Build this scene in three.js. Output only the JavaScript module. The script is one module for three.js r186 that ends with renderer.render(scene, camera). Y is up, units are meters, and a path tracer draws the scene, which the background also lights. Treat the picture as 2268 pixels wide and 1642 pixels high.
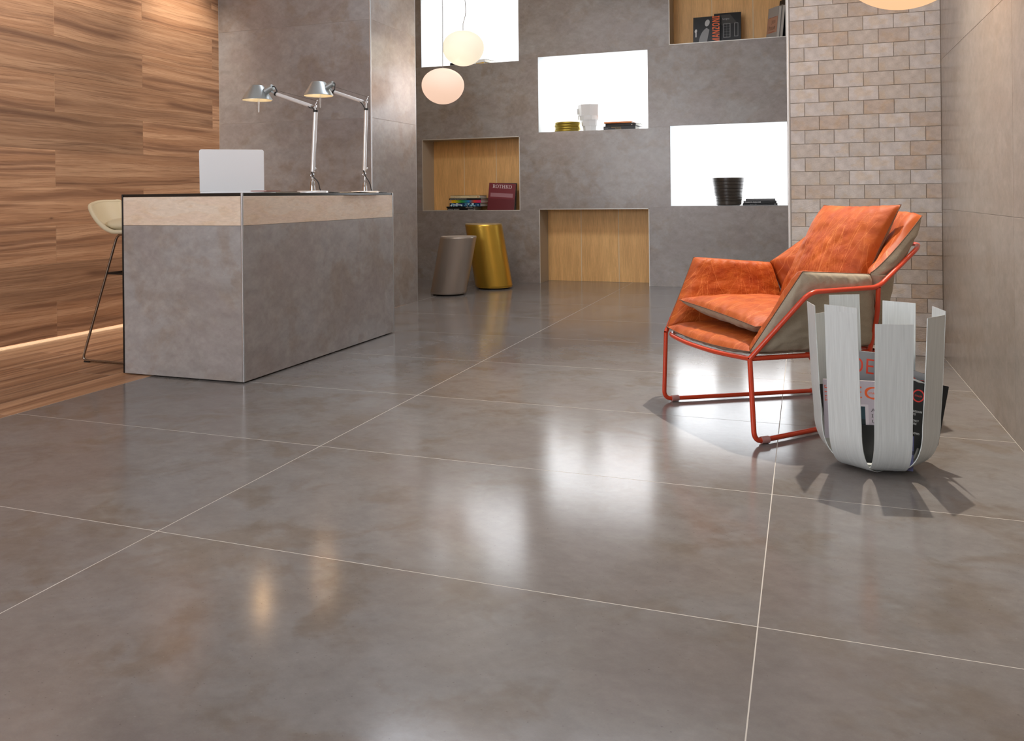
import * as THREE from 'three';
import { mergeGeometries } from 'three/addons/utils/BufferGeometryUtils.js';
import { RoundedBoxGeometry } from 'three/addons/geometries/RoundedBoxGeometry.js';
import { RectAreaLightUniformsLib } from 'three/addons/lights/RectAreaLightUniformsLib.js';

// ---------------------------------------------------------------- camera, exposure, large lights
const scene = new THREE.Scene();
scene.background = new THREE.Color(0x000000);
const FW = 2268, FH = 1642, FOCAL = 1796.44;
const camera = new THREE.PerspectiveCamera(2 * Math.atan(FH / 2 / FOCAL) * 180 / Math.PI, FW / FH, 0.05, 60);
camera.position.set(0, 0.831, 0);
camera.rotation.order = 'YXZ';
camera.rotation.set(0, 0.3365, -0.010472);
camera.setViewOffset(FW, FH, FW / 2 - 1153.52, FH / 2 - 433.63, FW, FH);   // shifted lens
const renderer = new THREE.WebGLRenderer({ antialias: true });
renderer.toneMapping = THREE.LinearToneMapping;
renderer.toneMappingExposure = 1.0;
renderer.shadowMap.enabled = true;
RectAreaLightUniformsLib.init();

const CEIL = 3.0;                      // ceiling height
// unseen ceiling panels added as soft fill light: [x, z, size x, size z, radiance]
const FILL_PANELS = [
  [-2.2, -1.9, 1.2, 0.6, 3.4], [-0.6, 0.1, 1.2, 0.6, 3.4], [-2.6, 0.6, 1.2, 0.6, 3.4], [-0.9, -4.9, 1.2, 0.6, 7.6], [-2.2, -4.75, 1.2, 0.6, 7.6], [-0.5, -2.1, 0.6, 1.2, 4.5],
];
// glowing window added behind the camera as main soft light: [x0, x1, y0, y1, radiance]
const ADDED_WINDOW = [-4.0, -1.7, 0.8, 2.5, 9.6];
// spotlights in the ceiling: [x, z, target x, target y, target z, intensity, half angle deg, penumbra, colour, label]
const SPOTS = [
  [0.2, -3.85, 0.0, 0.35, -3.1, 30, 36, 0.7, 0xfff4e6, 'small white recessed spotlight in the ceiling above the orange armchair'],
  [-3.9, -4.6, -4.24, 2.0, -4.72, 11, 30, 0.9, 0xfff0e0, 'small white recessed spotlight in the ceiling beside the wood wall and the pillar'],
  [-3.45, -3.0, -4.24, 1.95, -3.6, 14, 46, 1.0, 0xfff0e0, 'small white recessed spotlight in the ceiling over the bar stool'],
];

// ---------------------------------------------------------------- helpers
function rng(seed) { let a = (seed * 2654435761) >>> 0; return () => { a = (a + 0x6D2B79F5) | 0; let t = Math.imul(a ^ (a >>> 15), 1 | a); t = (t + Math.imul(t ^ (t >>> 7), 61 | t)) ^ t; return ((t ^ (t >>> 14)) >>> 0) / 4294967296; }; }
const PERM = (() => { const r = rng(7), p = new Uint8Array(512); const q = [...Array(256).keys()]; for (let i = 255; i > 0; i--) { const j = Math.floor(r() * (i + 1)); [q[i], q[j]] = [q[j], q[i]]; } for (let i = 0; i < 512; i++) p[i] = q[i & 255]; return p; })();
function vnoise(x, y) {
  const xi = Math.floor(x), yi = Math.floor(y); let fx = x - xi, fy = y - yi;
  fx = fx * fx * (3 - 2 * fx); fy = fy * fy * (3 - 2 * fy);
  const X = xi & 255, Y = yi & 255, X1 = (X + 1) & 255, Y1 = (Y + 1) & 255;
  const a = PERM[PERM[X] + Y], b = PERM[PERM[X1] + Y], c = PERM[PERM[X] + Y1], d = PERM[PERM[X1] + Y1];
  return ((a + (b - a) * fx) + ((c + (d - c) * fx) - (a + (b - a) * fx)) * fy) / 255;
}
function fbm(x, y, o = 4, g = 0.5) { let s = 0, a = 1, n = 0; for (let i = 0; i < o; i++) { s += a * vnoise(x, y); n += a; a *= g; x = x * 2.03 + 17.1; y = y * 2.03 + 31.7; } return s / n; }
const clamp = (x, a = 0, b = 1) => Math.min(b, Math.max(a, x));
const sstep = (a, b, x) => { const t = clamp((x - a) / (b - a)); return t * t * (3 - 2 * t); };
const lerp = (a, b, t) => a + (b - a) * t;
const mix3 = (a, b, t) => [lerp(a[0], b[0], t), lerp(a[1], b[1], t), lerp(a[2], b[2], t)];
function dataTex(w, h, fn, srgb = true) {
  const d = new Uint8Array(w * h * 4);
  for (let y = 0; y < h; y++) for (let x = 0; x < w; x++) {
    const c = fn(x, y), k = (y * w + x) * 4;
    if (typeof c === 'number') { d[k] = d[k + 1] = d[k + 2] = clamp(c, 0, 255); } else { d[k] = clamp(c[0], 0, 255); d[k + 1] = clamp(c[1], 0, 255); d[k + 2] = clamp(c[2], 0, 255); }
    d[k + 3] = 255;
  }
  const t = new THREE.DataTexture(d, w, h, THREE.RGBAFormat);
  t.magFilter = THREE.LinearFilter; t.minFilter = THREE.LinearMipmapLinearFilter; t.generateMipmaps = true;
  t.wrapS = t.wrapT = THREE.RepeatWrapping;
  if (srgb) t.colorSpace = THREE.SRGBColorSpace;
  t.needsUpdate = true; return t;
}
function canvasTex(w, h, draw) {
  const c = document.createElement('canvas'); c.width = w; c.height = h;
  draw(c.getContext('2d'), w, h);
  const t = new THREE.CanvasTexture(c); t.colorSpace = THREE.SRGBColorSpace; return t;
}
const std = (o) => new THREE.MeshStandardMaterial(o);
const phy = (o) => new THREE.MeshPhysicalMaterial(o);

const names = new Map();
function numbered(n) { const k = names.get(n) || 0; names.set(n, k + 1); return k ? `${n}_${String(k).padStart(3, '0')}` : n; }
function thing(name, label, category, pos = [0, 0, 0], turn = 0, group) {
  const o = new THREE.Group(); o.name = numbered(name); o.position.set(...pos); o.rotation.y = turn;
  o.userData = { label, category }; if (group) o.userData.group = group;
  scene.add(o); return o;
}
function struct(name, geo, mat) {
  const o = geo ? new THREE.Mesh(geo, mat) : new THREE.Group();
  o.name = name; o.userData = { kind: 'structure' }; o.castShadow = o.receiveShadow = true; scene.add(o); return o;
}
function part(name, geo, mat, parent, label) {
  const m = new THREE.Mesh(Array.isArray(geo) ? mergeGeometries(geo.map(g => g.index ? g.toNonIndexed() : g)) : geo, mat);
  m.name = name; m.castShadow = m.receiveShadow = true; if (label) m.userData.label = label; parent.add(m); return m;
}
function place(m, x, y, z, rx = 0, ry = 0, rz = 0) { m.position.set(x, y, z); m.rotation.set(rx, ry, rz); return m; }
const box = (w, h, d, x = 0, y = 0, z = 0) => new THREE.BoxGeometry(w, h, d).translate(x, y, z);
const rbox = (w, h, d, r, x = 0, y = 0, z = 0, s = 2) => new RoundedBoxGeometry(w, h, d, s, Math.min(r, w / 2.01, h / 2.01, d / 2.01)).translate(x, y, z);
const cyl = (r1, r2, h, x = 0, y = 0, z = 0, n = 32) => new THREE.CylinderGeometry(r1, r2, h, n).translate(x, y, z);
// flat plate facing +z, face at z=0, chamfered edge, thickness t; uv spans uvr
function plate(w, h, t = 0.01, c = 0.001, uvr = [0, 0, 1, 1]) {
  const X = w / 2, Y = h / 2, pos = [], uv = [];
  const P = (x, y, z) => { pos.push(x, y, z); uv.push(lerp(uvr[0], uvr[2], (x + X) / w), lerp(uvr[1], uvr[3], (y + Y) / h)); };
  const quad = (a, b, cc, d) => { P(...a); P(...b); P(...cc); P(...a); P(...cc); P(...d); };
  const f = [[-X + c, -Y + c, 0], [X - c, -Y + c, 0], [X - c, Y - c, 0], [-X + c, Y - c, 0]];
  const m = [[-X, -Y, -c], [X, -Y, -c], [X, Y, -c], [-X, Y, -c]], k = [[-X, -Y, -t], [X, -Y, -t], [X, Y, -t], [-X, Y, -t]];
  quad(...f);
  for (let i = 0; i < 4; i++) { const j = (i + 1) % 4; quad(m[i], m[j], f[j], f[i]); quad(k[i], k[j], m[j], m[i]); }
  const g = new THREE.BufferGeometry();
  g.setAttribute('position', new THREE.Float32BufferAttribute(pos, 3)); g.setAttribute('uv', new THREE.Float32BufferAttribute(uv, 2));
  g.computeVertexNormals(); return g;
}
const plateCache = new Map();
function plateC(w, h, t, c, uvr) { const k = [w.toFixed(4), h.toFixed(4), t, c, uvr ? uvr.map(v => v.toFixed(3)).join() : ''].join('|'); if (!plateCache.has(k)) plateCache.set(k, plate(w, h, t, c, uvr)); return plateCache.get(k); }
// tube along a polyline with rounded bends
function bentPath(pts, r, closed = false) {
  const v = pts.map(p => new THREE.Vector3(...p)), path = new THREE.CurvePath(), n = v.length;
  const cut = (i) => { const p = v[i], a = v[(i - 1 + n) % n], b = v[(i + 1) % n]; const la = p.distanceTo(a), lb = p.distanceTo(b), k = Math.min(r, la * 0.45, lb * 0.45); return [p.clone().lerp(a, k / la), p.clone().lerp(b, k / lb)]; };
  let prev = closed ? cut(0)[1] : v[0]; const start = prev.clone();
  for (let i = 1; i < (closed ? n + 1 : n); i++) {
    const j = i % n;
    if (!closed && i === n - 1) { path.add(new THREE.LineCurve3(prev, v[j])); break; }
    const [a, b] = cut(j); path.add(new THREE.LineCurve3(prev, a)); path.add(new THREE.QuadraticBezierCurve3(a, v[j], b)); prev = b;
  }
  return path;
}
const tube = (pts, r, bend = 0.03, seg = 80, rad = 10, closed = false) => new THREE.TubeGeometry(bentPath(pts, bend, closed), seg, r, rad, false);
const rod = (a, b, r, n = 12) => { const A = new THREE.Vector3(...a), B = new THREE.Vector3(...b), L = A.distanceTo(B); const g = new THREE.CylinderGeometry(r, r, L, n); g.applyQuaternion(new THREE.Quaternion().setFromUnitVectors(new THREE.Vector3(0, 1, 0), B.clone().sub(A).normalize())); const m = A.clone().add(B).multiplyScalar(0.5); return g.translate(m.x, m.y, m.z); };
const lathe = (pts, n = 48) => new THREE.LatheGeometry(pts.map(p => new THREE.Vector2(p[0], p[1])), n);
function patch(fn, nu, nv, flip = false) {
  const pos = [], uv = [], idx = [];
  for (let j = 0; j <= nv; j++) for (let i = 0; i <= nu; i++) { const p = fn(i / nu, j / nv); pos.push(p[0], p[1], p[2]); uv.push(i / nu, j / nv); }
  for (let j = 0; j < nv; j++) for (let i = 0; i < nu; i++) { const a = j * (nu + 1) + i, b = a + 1, c = a + nu + 1, d = c + 1; if (flip) idx.push(a, c, b, b, c, d); else idx.push(a, b, c, b, d, c); }
  const g = new THREE.BufferGeometry(); g.setAttribute('position', new THREE.Float32BufferAttribute(pos, 3)); g.setAttribute('uv', new THREE.Float32BufferAttribute(uv, 2)); g.setIndex(idx); g.computeVertexNormals(); return g;
}

// ---------------------------------------------------------------- textures and materials
function concreteTex(seed, W, H, opt = {}) {
  const o = Object.assign({ base: [148, 143, 139], cool: [151, 148, 146], brown: [138, 127, 117], mauve: [144, 137, 134], k: 1, mid: 27, asp: W / H }, opt), r = rng(seed), ox = r() * 90, oy = r() * 90;
  const specks = new Float32Array(W * H);
  const ns = Math.floor(W * H / 900);
  for (let i = 0; i < ns; i++) { const x = Math.floor(r() * W), y = Math.floor(r() * H), v = r() < 0.75 ? -(12 + r() * 34) : 10 + r() * 16; specks[y * W + x] += v; if (r() < 0.4 && x + 1 < W) specks[y * W + x + 1] += v * 0.7; }
  return dataTex(W, H, (x, y) => {
    const u = x / W * o.asp * 1.6, v = y / H * 1.6;
    const wx = fbm(u * 1.3 + ox, v * 1.3 + oy, 3) * 1.6, wy = fbm(u * 1.3 + oy, v * 1.3 + ox + 9, 3) * 1.6;
    const n1 = fbm(u * 1.5 + wx + ox, v * 1.9 + wy + oy, 5, 0.55), n2 = fbm(u * 3.2 - wx + 40 + oy, v * 3.2 + wy + ox, 5, 0.6), n3 = fbm(u * 26 + ox, v * 34 + oy, 3, 0.6), n4 = fbm(u * 9 + wx * 3 + ox + 5, v * 11 + oy + 8, 4, 0.62);
    let c = mix3(o.base, o.cool, sstep(0.48, 0.66, n1) * o.k);
    c = mix3(c, o.brown, sstep(0.46, 0.74, n2) * 0.65 * o.k);
    c = mix3(c, o.mauve, sstep(0.52, 0.3, n1) * 0.7 * o.k);
    const m = (n4 - 0.5) * o.mid * o.k + (n3 - 0.5) * 9 + (vnoise(x * 0.9 + ox, y * 0.9) - 0.5) * 5 + specks[y * W + x];
    return [c[0] + m, c[1] + m, c[2] + m];
  });
}
const concretes = [11, 12, 13, 14].map(s => concreteTex(s, 1024, 512));
const tileBump = dataTex(1024, 512, (x, y) => 255 * (0.55 * fbm(x / 9, y / 5, 3) + 0.3 * fbm(x / 34 + 8, y / 16 + 4, 3) + 0.15 * vnoise(x / 2.2, y / 2.2)), false);
const floorTexs = [15, 16, 17, 18].map(s => concreteTex(s, 1024, 512, { mid: 15, brown: [134, 123, 112] }));
const floorMats = floorTexs.map((m) => std({ map: m, color: new THREE.Color(0.66, 0.652, 0.642), roughness: 0.15, bumpMap: tileBump, bumpScale: 0.00004 }));
const wallMats = concretes.map((m) => std({ map: m, color: new THREE.Color(0.93, 0.91, 0.90), roughness: 0.28, bumpMap: tileBump, bumpScale: 0.0001 }));
const warmConcretes = [21, 22].map(s => concreteTex(s, 1024, 512, { base: [160, 152, 143], cool: [162, 155, 147], brown: [150, 139, 127], mauve: [157, 148, 140], k: 0.7 }));
const rightMats = warmConcretes.map(m => std({ map: m, color: new THREE.Color(1.0, 0.98, 0.95), roughness: 0.22 }));
const bandTex = concreteTex(31, 1024, 256, { base: [228, 206, 182], cool: [230, 212, 192], brown: [220, 192, 162], mauve: [228, 205, 185], k: 0.9 });
const bandMat = std({ map: bandTex, roughness: 0.4, bumpMap: tileBump, bumpScale: 0.0003 });

function woodTex(seed, W = 1024, H = 176) {
  const r = rng(seed), ox = r() * 200, oy = r() * 200, tone = 0.86 + r() * 0.26, nk = Math.floor(r() * 2.2), knots = [];
  for (let i = 0; i < nk; i++) knots.push([r() * 1.0, 0.12 + r() * 0.76, 0.025 + r() * 0.04]);
  const streaks = []; for (let i = 0; i < 5; i++) streaks.push([r(), 0.015 + r() * 0.09, r() * 9, 0.4 + r() * 0.6]);
  return dataTex(W, H, (x, y) => {
    const u = x / W * 6.1, v = y / H; let vv = v, kd = 0;
    for (const [kx, ky, kr] of knots) { const dx = (x / W - kx) * 6.1, dy = (v - ky); const d = Math.sqrt(dx * dx * 0.2 + dy * dy); vv += kr * 1.0 * Math.exp(-d * d / (kr * kr * 16)) * Math.sign(dy || 1); kd += Math.exp(-d * d / (kr * kr * 0.8)); }
    vv += (fbm(u * 0.42 + ox, v * 1.4 + oy, 2) - 0.5) * 0.2;
    const ring = fbm(u * 0.22 + ox, vv * 9 + oy, 3, 0.6), fine = fbm(u * 1.1 + oy, vv * 70 + ox, 3, 0.65), pore = vnoise(u * 5 + ox, v * 150 + oy);
    let st = 0; for (const [sv, sw, ph, sa] of streaks) { const c = sv + (fbm(u * 0.3 + ph + ox, ph, 2) - 0.5) * 0.3, d = (vv - c) / sw; st = Math.max(st, sa * Math.exp(-d * d) * sstep(0.25, 0.6, fbm(u * 0.45 + ph * 3, ph + oy, 2))); }
    let c = mix3([188, 148, 114], [163, 122, 90], sstep(0.28, 0.72, ring));
    c = mix3(c, [130, 93, 66], clamp(sstep(0.5, 0.78, fine) * 0.6));
    c = mix3(c, [108, 75, 54], clamp(st * 0.8));
    c = mix3(c, [74, 51, 37], clamp(kd * 0.6));
    const m = (pore - 0.5) * 14; return [(c[0] + m) * tone, (c[1] + m) * tone, (c[2] + m) * tone];
  });
}
const woodTexs = Array.from({ length: 9 }, (_, i) => woodTex(50 + i * 7));
const woodBump = dataTex(512, 128, (x, y) => 255 * fbm(x / 40, y / 2.2, 3), false);
const woodMats = woodTexs.map(m => std({ map: m, roughness: 0.48, bumpMap: woodBump, bumpScale: 0.0004 }));
const groutLight = std({ color: 0xc6c0b6, roughness: 0.8 }), groutWood = std({ color: 0xc2a17f, roughness: 0.85 }), groutBrick = std({ color: 0xb3aba1, roughness: 0.9 }), groutWall = std({ color: 0xa29b93, roughness: 0.8 });

const chrome = std({ color: 0xd9dadb, metalness: 1, roughness: 0.12 }), satin = std({ color: 0xc9cccd, metalness: 0.9, roughness: 0.32 }), darkMetal = std({ color: 0x2a2826, metalness: 0.7, roughness: 0.35 });
const black = std({ color: 0x111111, roughness: 0.5 }), white = std({ color: 0xf1f0ec, roughness: 0.55 }), plaster = std({ color: 0xcfcac3, roughness: 0.85 }), paper = std({ color: 0xe9e5dc, roughness: 0.85 });

// ---------------------------------------------------------------- setting: room data (metres)
const XW = -4.24, XR = 0.65, XB = -2.912, ZN = -7.312, ZB = -4.527, ZF = 2.6, ND = 0.27;
const TX = -1.538, TW = 1.445, TZ = -1.614, TD = 0.7225;

// floor: tiles, then wooden planks along the left wall
{
  const floor = struct('floor', box(XR - XW + 1.1, 0.1, ZF - ZN + 0.9, (XR + XW) / 2 - 0.2, -0.0502, (ZF + ZN) / 2 - 0.25), groutLight);
  const r = rng(5), xs = [XB, TX, TX + TW, XR], zs = [];
  for (let k = -6; k <= 8; k++) zs.push(TZ - k * TD);
  zs.unshift(ZF); zs[zs.length - 1] = ZN - ND;
  const gap = 0.0024;
  for (let i = 0; i < 3; i++) for (let j = 0; j < zs.length - 1; j++) {
    const w = xs[i + 1] - xs[i] - gap, d = zs[j] - zs[j + 1] - gap; if (d < 0.05) continue;
    const fx = r() < 0.5, fy = r() < 0.5, uw = Math.min(1, w / 1.44), ud = Math.min(1, d / 0.72);
    const m = part('floor_tile', plateC(w, d, 0.008, 0.0001, [fx ? uw : 0, fy ? ud : 0, fx ? 0 : uw, fy ? 0 : ud]), floorMats[Math.floor(r() * 4)], floor);
    place(m, (xs[i] + xs[i + 1]) / 2, 0, (zs[j] + zs[j + 1]) / 2, -Math.PI / 2);
  }
  for (let k = 0; k < 3; k++) { const z0 = [-5.6, -5.949, -6.6715][k], z1 = [-5.949, -6.6715, ZN][k]; place(part('floor_tile', plateC(XB + 4.66 - gap, z0 - z1 - gap, 0.008, 0.0001), floorMats[(k + 1) % 4], floor), (XB - 4.66) / 2, 0, (z0 + z1) / 2, -Math.PI / 2); }
  const px = [XW, -3.965, -3.745, -3.53, -3.32, -3.11, XB], PL = 1.39;
  for (let i = 0; i < 6; i++) {
    let z0 = (i % 2 ? -3.0 : -2.985) + [0.35, -0.33, 0, 0.69, 0, 0.69][i] * 1.0;
    const cuts = [ZF]; for (let z = z0 + PL * 5; z > -5.6; z -= PL) if (z < ZF - 0.1 && z > -5.5) cuts.push(z); cuts.push(-5.6);
    for (let j = 0; j < cuts.length - 1; j++) {
      const w = px[i + 1] - px[i] - 0.0015, d = cuts[j] - cuts[j + 1] - 0.0015, g = plateC(d, w, 0.008, 0.0001, [0, 0, Math.min(1, d / PL), 1]);
      const m = part('floor_plank', g, woodMats[Math.floor(r() * 9)], floor);
      m.position.set((px[i] + px[i + 1]) / 2, 0, (cuts[j] + cuts[j + 1]) / 2); m.rotation.order = 'YXZ'; m.rotation.set(-Math.PI / 2, Math.PI / 2, 0);
    }
  }
}
struct('ceiling', box(XR - XW + 0.6, 0.12, ZF - ZN + 1.0, (XR + XW) / 2, CEIL + 0.06, (ZF + ZN) / 2 - 0.25), std({ color: 0xd8d4cd, roughness: 0.9 }));
{
  // wall behind the camera; its glowing frosted window is added as fill light
  const [a, b, c, d, L] = ADDED_WINDOW, x0 = XW - 0.3, x1 = XR + 0.3;
  struct('wall_front', mergeGeometries([box(a - x0, CEIL, 0.12, (a + x0) / 2, CEIL / 2, ZF + 0.06), box(x1 - b, CEIL, 0.12, (b + x1) / 2, CEIL / 2, ZF + 0.06), box(b - a, c, 0.12, (a + b) / 2, c / 2, ZF + 0.06), box(b - a, CEIL - d, 0.12, (a + b) / 2, (CEIL + d) / 2, ZF + 0.06)]), plaster);
  const w = struct('added_window_1', null), f = 0.04;
  part('added_window_frame', [box(f, d - c, 0.06, a + f / 2, (c + d) / 2, ZF + 0.05), box(f, d - c, 0.06, b - f / 2, (c + d) / 2, ZF + 0.05), box(f, d - c, 0.06, (a + b) / 2, (c + d) / 2, ZF + 0.05), box(b - a, f, 0.06, (a + b) / 2, c + f / 2, ZF + 0.05), box(b - a, f, 0.06, (a + b) / 2, d - f / 2, ZF + 0.05)], white, w);
  for (const k of [0, 1]) { const w0 = (b - a) / 2 - 1.5 * f, xc = a + f + w0 / 2 + k * (w0 + f); part('added_window_pane', box(w0, d - c - 2 * f, 0.006, xc, (c + d) / 2, ZF + 0.06), std({ color: 0xffffff, emissive: 0xf3f8ff, emissiveIntensity: 1.5 }), w);
    const al = new THREE.RectAreaLight(0xf1f6ff, L, w0 - 0.01, d - c - 2 * f - 0.01); al.position.set(xc, (c + d) / 2, ZF + 0.05); w.add(al); }
}

// wood-plank wall on the left
{
  const wall = struct('wall_left', mergeGeometries([box(0.12, 0.0145, ZF - ZN + 0.5, XW - 0.02 - 0.06, 0.00725, (ZF + ZN) / 2 - 0.2), box(0.12, CEIL - 0.0145, ZF - ZN + 0.5, XW - 0.0012 - 0.06, 0.0145 + (CEIL - 0.0145) / 2, (ZF + ZN) / 2 - 0.2)]), groutWood);
  const r = rng(9), RH = 0.2272, PL = 1.375, gap = 0.0014, foot = 0.014;
  for (let k = 0; k * RH < CEIL - 0.01; k++) {
    const y0 = k === 0 ? foot : k * RH, y1 = Math.min(CEIL, (k + 1) * RH), first = (k % 2 === 0 ? -3.672 : -4.357), cuts = [ZF];
    for (let z = first + PL * 6; z > -5.2; z -= PL) if (z < ZF - 0.05 && z > -5.2) cuts.push(z);
    cuts.push(-5.25);
    for (let j = 0; j < cuts.length - 1; j++) {
      const d = cuts[j] - cuts[j + 1] - gap, h = y1 - y0 - gap; if (d < 0.02) continue;
      const m = part('wall_plank', plateC(d, h, 0.018, 0.0006, [0, 0, Math.min(1, d / PL), Math.min(1, h / RH)]), woodMats[(k * 5 + j * 2 + Math.floor(r() * 3)) % 9], wall);
      place(m, XW, (y0 + y1) / 2, (cuts[j] + cuts[j + 1]) / 2, 0, Math.PI / 2, 0);
    }
  }
}
// glowing strip in the slot under the wood wall
{
  const L = 7.6, zc = -1.3;
  const t = thing('led_strip_light', 'thin warm glowing light strip along the foot of the wood wall', 'light strip', [XW - 0.012, 0, zc]);
  part('diffuser', box(0.008, 0.011, L, 0, 0.0065, 0), std({ color: 0xffe6cc, emissive: new THREE.Color(1, 0.72, 0.45), emissiveIntensity: 0.5 }), t);
  const a = new THREE.RectAreaLight(new THREE.Color(1, 0.70, 0.42), 5, L, 0.01); a.position.set(0.0065, 0.0068, 0); a.lookAt(1, 0.0068, 0); t.add(a);
  a.rotation.set(0, -Math.PI / 2, 0); a.rotation.y = -Math.PI / 2;
}

// tiled pillar block
{
  const XA = XW - 0.05, XP = -2.916, ZP = -5.12, ZQ = -5.829, T = 0.012;
  const w = struct('wall_pillar', box(XP - 0.0012 - XA, CEIL, ZP - 0.0012 - ZQ, (XP - 0.0012 + XA) / 2, CEIL / 2, (ZP - 0.0012 + ZQ) / 2), groutWall);
  const rows = [0, 0.7034, 1.4008, 2.1046, 2.81, CEIL], r = rng(21);
  for (let i = 0; i < 5; i++) {
    const h = rows[i + 1] - rows[i] - 0.0015, y = (rows[i] + rows[i + 1]) / 2;
    place(part('wall_tile', plateC(XP - XW - 0.012, h, T, 0.0006, [0, 0, 0.93, Math.min(1, h / 0.7)]), wallMats[(i + 1) % 4], w), (XP + XW) / 2 - 0.003, y, ZP);
    place(part('wall_tile', plateC(ZP - ZQ - 0.012, h, T, 0.0006, [0.2, 0, 0.7, Math.min(1, h / 0.7)]), wallMats[(i * 3 + 2) % 4], w), XP, y, (ZP + ZQ) / 2, 0, Math.PI / 2);
  }
  const e = struct('trim_1', rbox(0.012, CEIL, 0.012, 0.004, XP - 0.005, CEIL / 2, ZP - 0.005), satin);
  const e2 = struct('trim_2', rbox(0.008, CEIL, 0.008, 0.003, XP - 0.003, CEIL / 2, ZQ + 0.004), satin);
}

// back wall with niches
const NX = [-4.7, -3.595, -2.564, -2.374, -1.328, -1.134, -0.134, -0.05];
const LINES = [[0, 0.69, 1.399, 2.119, 2.86, CEIL], [0, 0.69, 1.399, 2.119, 2.86, CEIL], [0, 0.697, 1.413, 2.131, 2.86, CEIL], [0, 0.704, 1.428, 2.143, 2.86, CEIL], [0, 0.713, 1.436, 2.158, 2.87, CEIL], [0, 0.723, 1.444, 2.172, 2.88, CEIL], [0, 0.723, 1.444, 2.172, 2.88, CEIL]];
const NICHES = { '1,1': 'wood', '1,3': 'lit', '3,0': 'wood', '3,2': 'lit', '5,1': 'lit', '5,3': 'wood' };
{
  const back = struct('wall_back', box(5.6, CEIL, 0.1, -2.4, CEIL / 2, ZN - ND - 0.09), groutWall);
  const oakTexs = [61, 62, 63].map(s => dataTex(256, 512, (x, y) => { const n = fbm(x / 3.2 + s, y / 70, 3), m = fbm(x / 40 + s * 3, y / 260, 2), f = vnoise(x * 0.8 + s, y / 14) * 10; return [236 + (n - 0.5) * 34 + (m - 0.5) * 26 + f - 5, 186 + (n - 0.5) * 32 + (m - 0.5) * 26 + f - 5, 120 + (n - 0.5) * 26 + (m - 0.5) * 20 + f - 5]; }));
  const oakMats = oakTexs.map(m => std({ map: m, roughness: 0.5 })), lining = std({ color: 0xb5aa98, roughness: 0.5 }), litLining = std({ color: 0xc4c8ca, roughness: 0.6 }), edge = std({ color: 0xd6d2c8, roughness: 0.4, metalness: 0.3 });
  const rowMats = [91, 92, 93, 94, 95].map(sd => std({ map: concreteTex(sd, 2048, 320, { asp: 6.4 }), color: new THREE.Color(1.04, 1.0, 0.96), roughness: 0.27, bumpMap: tileBump, bumpScale: 0.00015 }));
  const r = rng(33), gap = 0.0012, T = 0.012, cores = [];
  let nn = 0;
  for (let c = 0; c < 7; c++) for (let q = 0; q < 5; q++) {
    const x0 = NX[c], x1 = NX[c + 1], y0 = LINES[c][q], y1 = LINES[c][q + 1], w = x1 - x0, h = y1 - y0, xm = (x0 + x1) / 2, ym = (y0 + y1) / 2, kind = NICHES[c + ',' + q];
    if (!kind) {
      cores.push(box(w, h, ND + 0.04, xm, ym, ZN - 0.0012 - (ND + 0.04) / 2));
      const u0 = (x0 + 4.7) / 4.66, u1 = (x1 + 4.7) / 4.66;
      place(part('wall_tile', plateC(w, h - gap, T, 0.0, [u0, 0, u1, Math.min(1, h / 0.71)]), rowMats[q], back), xm, ym, ZN);
      continue;
    }
    // an open niche: lining on four sides, back panels, thin edge frame
    const lit = kind === 'lit', L = lit ? litLining : lining, b = 0.012, open = y0 === 0;
    const zc = ZN - ND / 2 - 0.002, parts = [];
    parts.push(box(b, h, ND, x0 + b / 2 - b + 0.002, ym, zc), box(b, h, ND, x1 - b / 2 + b - 0.002, ym, zc), box(w, b, ND, xm, y1 - b / 2 + b - 0.002, zc));
    if (!open) parts.push(box(w, b, ND, xm, y0 + b / 2 - b + 0.002, zc));
    const lin = part('niche_lining', parts, L, back, lit ? 'white niche lining' : 'beige niche lining');
    const f = 0.006, fr = [box(f, h, 0.006, x0 + f / 2, ym, ZN - 0.001), box(f, h, 0.006, x1 - f / 2, ym, ZN - 0.001), box(w, f, 0.006, xm, y1 - f / 2, ZN - 0.001)];
    if (!open) fr.push(box(w, f, 0.006, xm, y0 + f / 2 - 0.003, ZN - 0.001));
    if (!lit) part('niche_edge', fr, edge, back);
    if (lit) continue;
    const cuts = { '1,1': [x0, -3.255, -2.907, x1], '3,0': [x0, -2.037, -1.669, x1], '5,3': [x0, -0.783, -0.4215, x1] }[c + ',' + q];
    part('back_board', box(w, h, 0.01, xm, ym, ZN - ND + 0.0), std({ color: 0xe6d6b6, roughness: 0.7 }), back);
    for (let k = 0; k < 3; k++) place(part('back_panel', plateC(cuts[k + 1] - cuts[k] - 0.006, h - 0.002, 0.0015, 0.0003, [0, 0, 1, 1]), oakMats[(k + nn) % 3], back), (cuts[k] + cuts[k + 1]) / 2, ym, ZN - ND + 0.0066);
    nn++;
  }
  part('wall_core', cores, groutWall, back);
}
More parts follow.
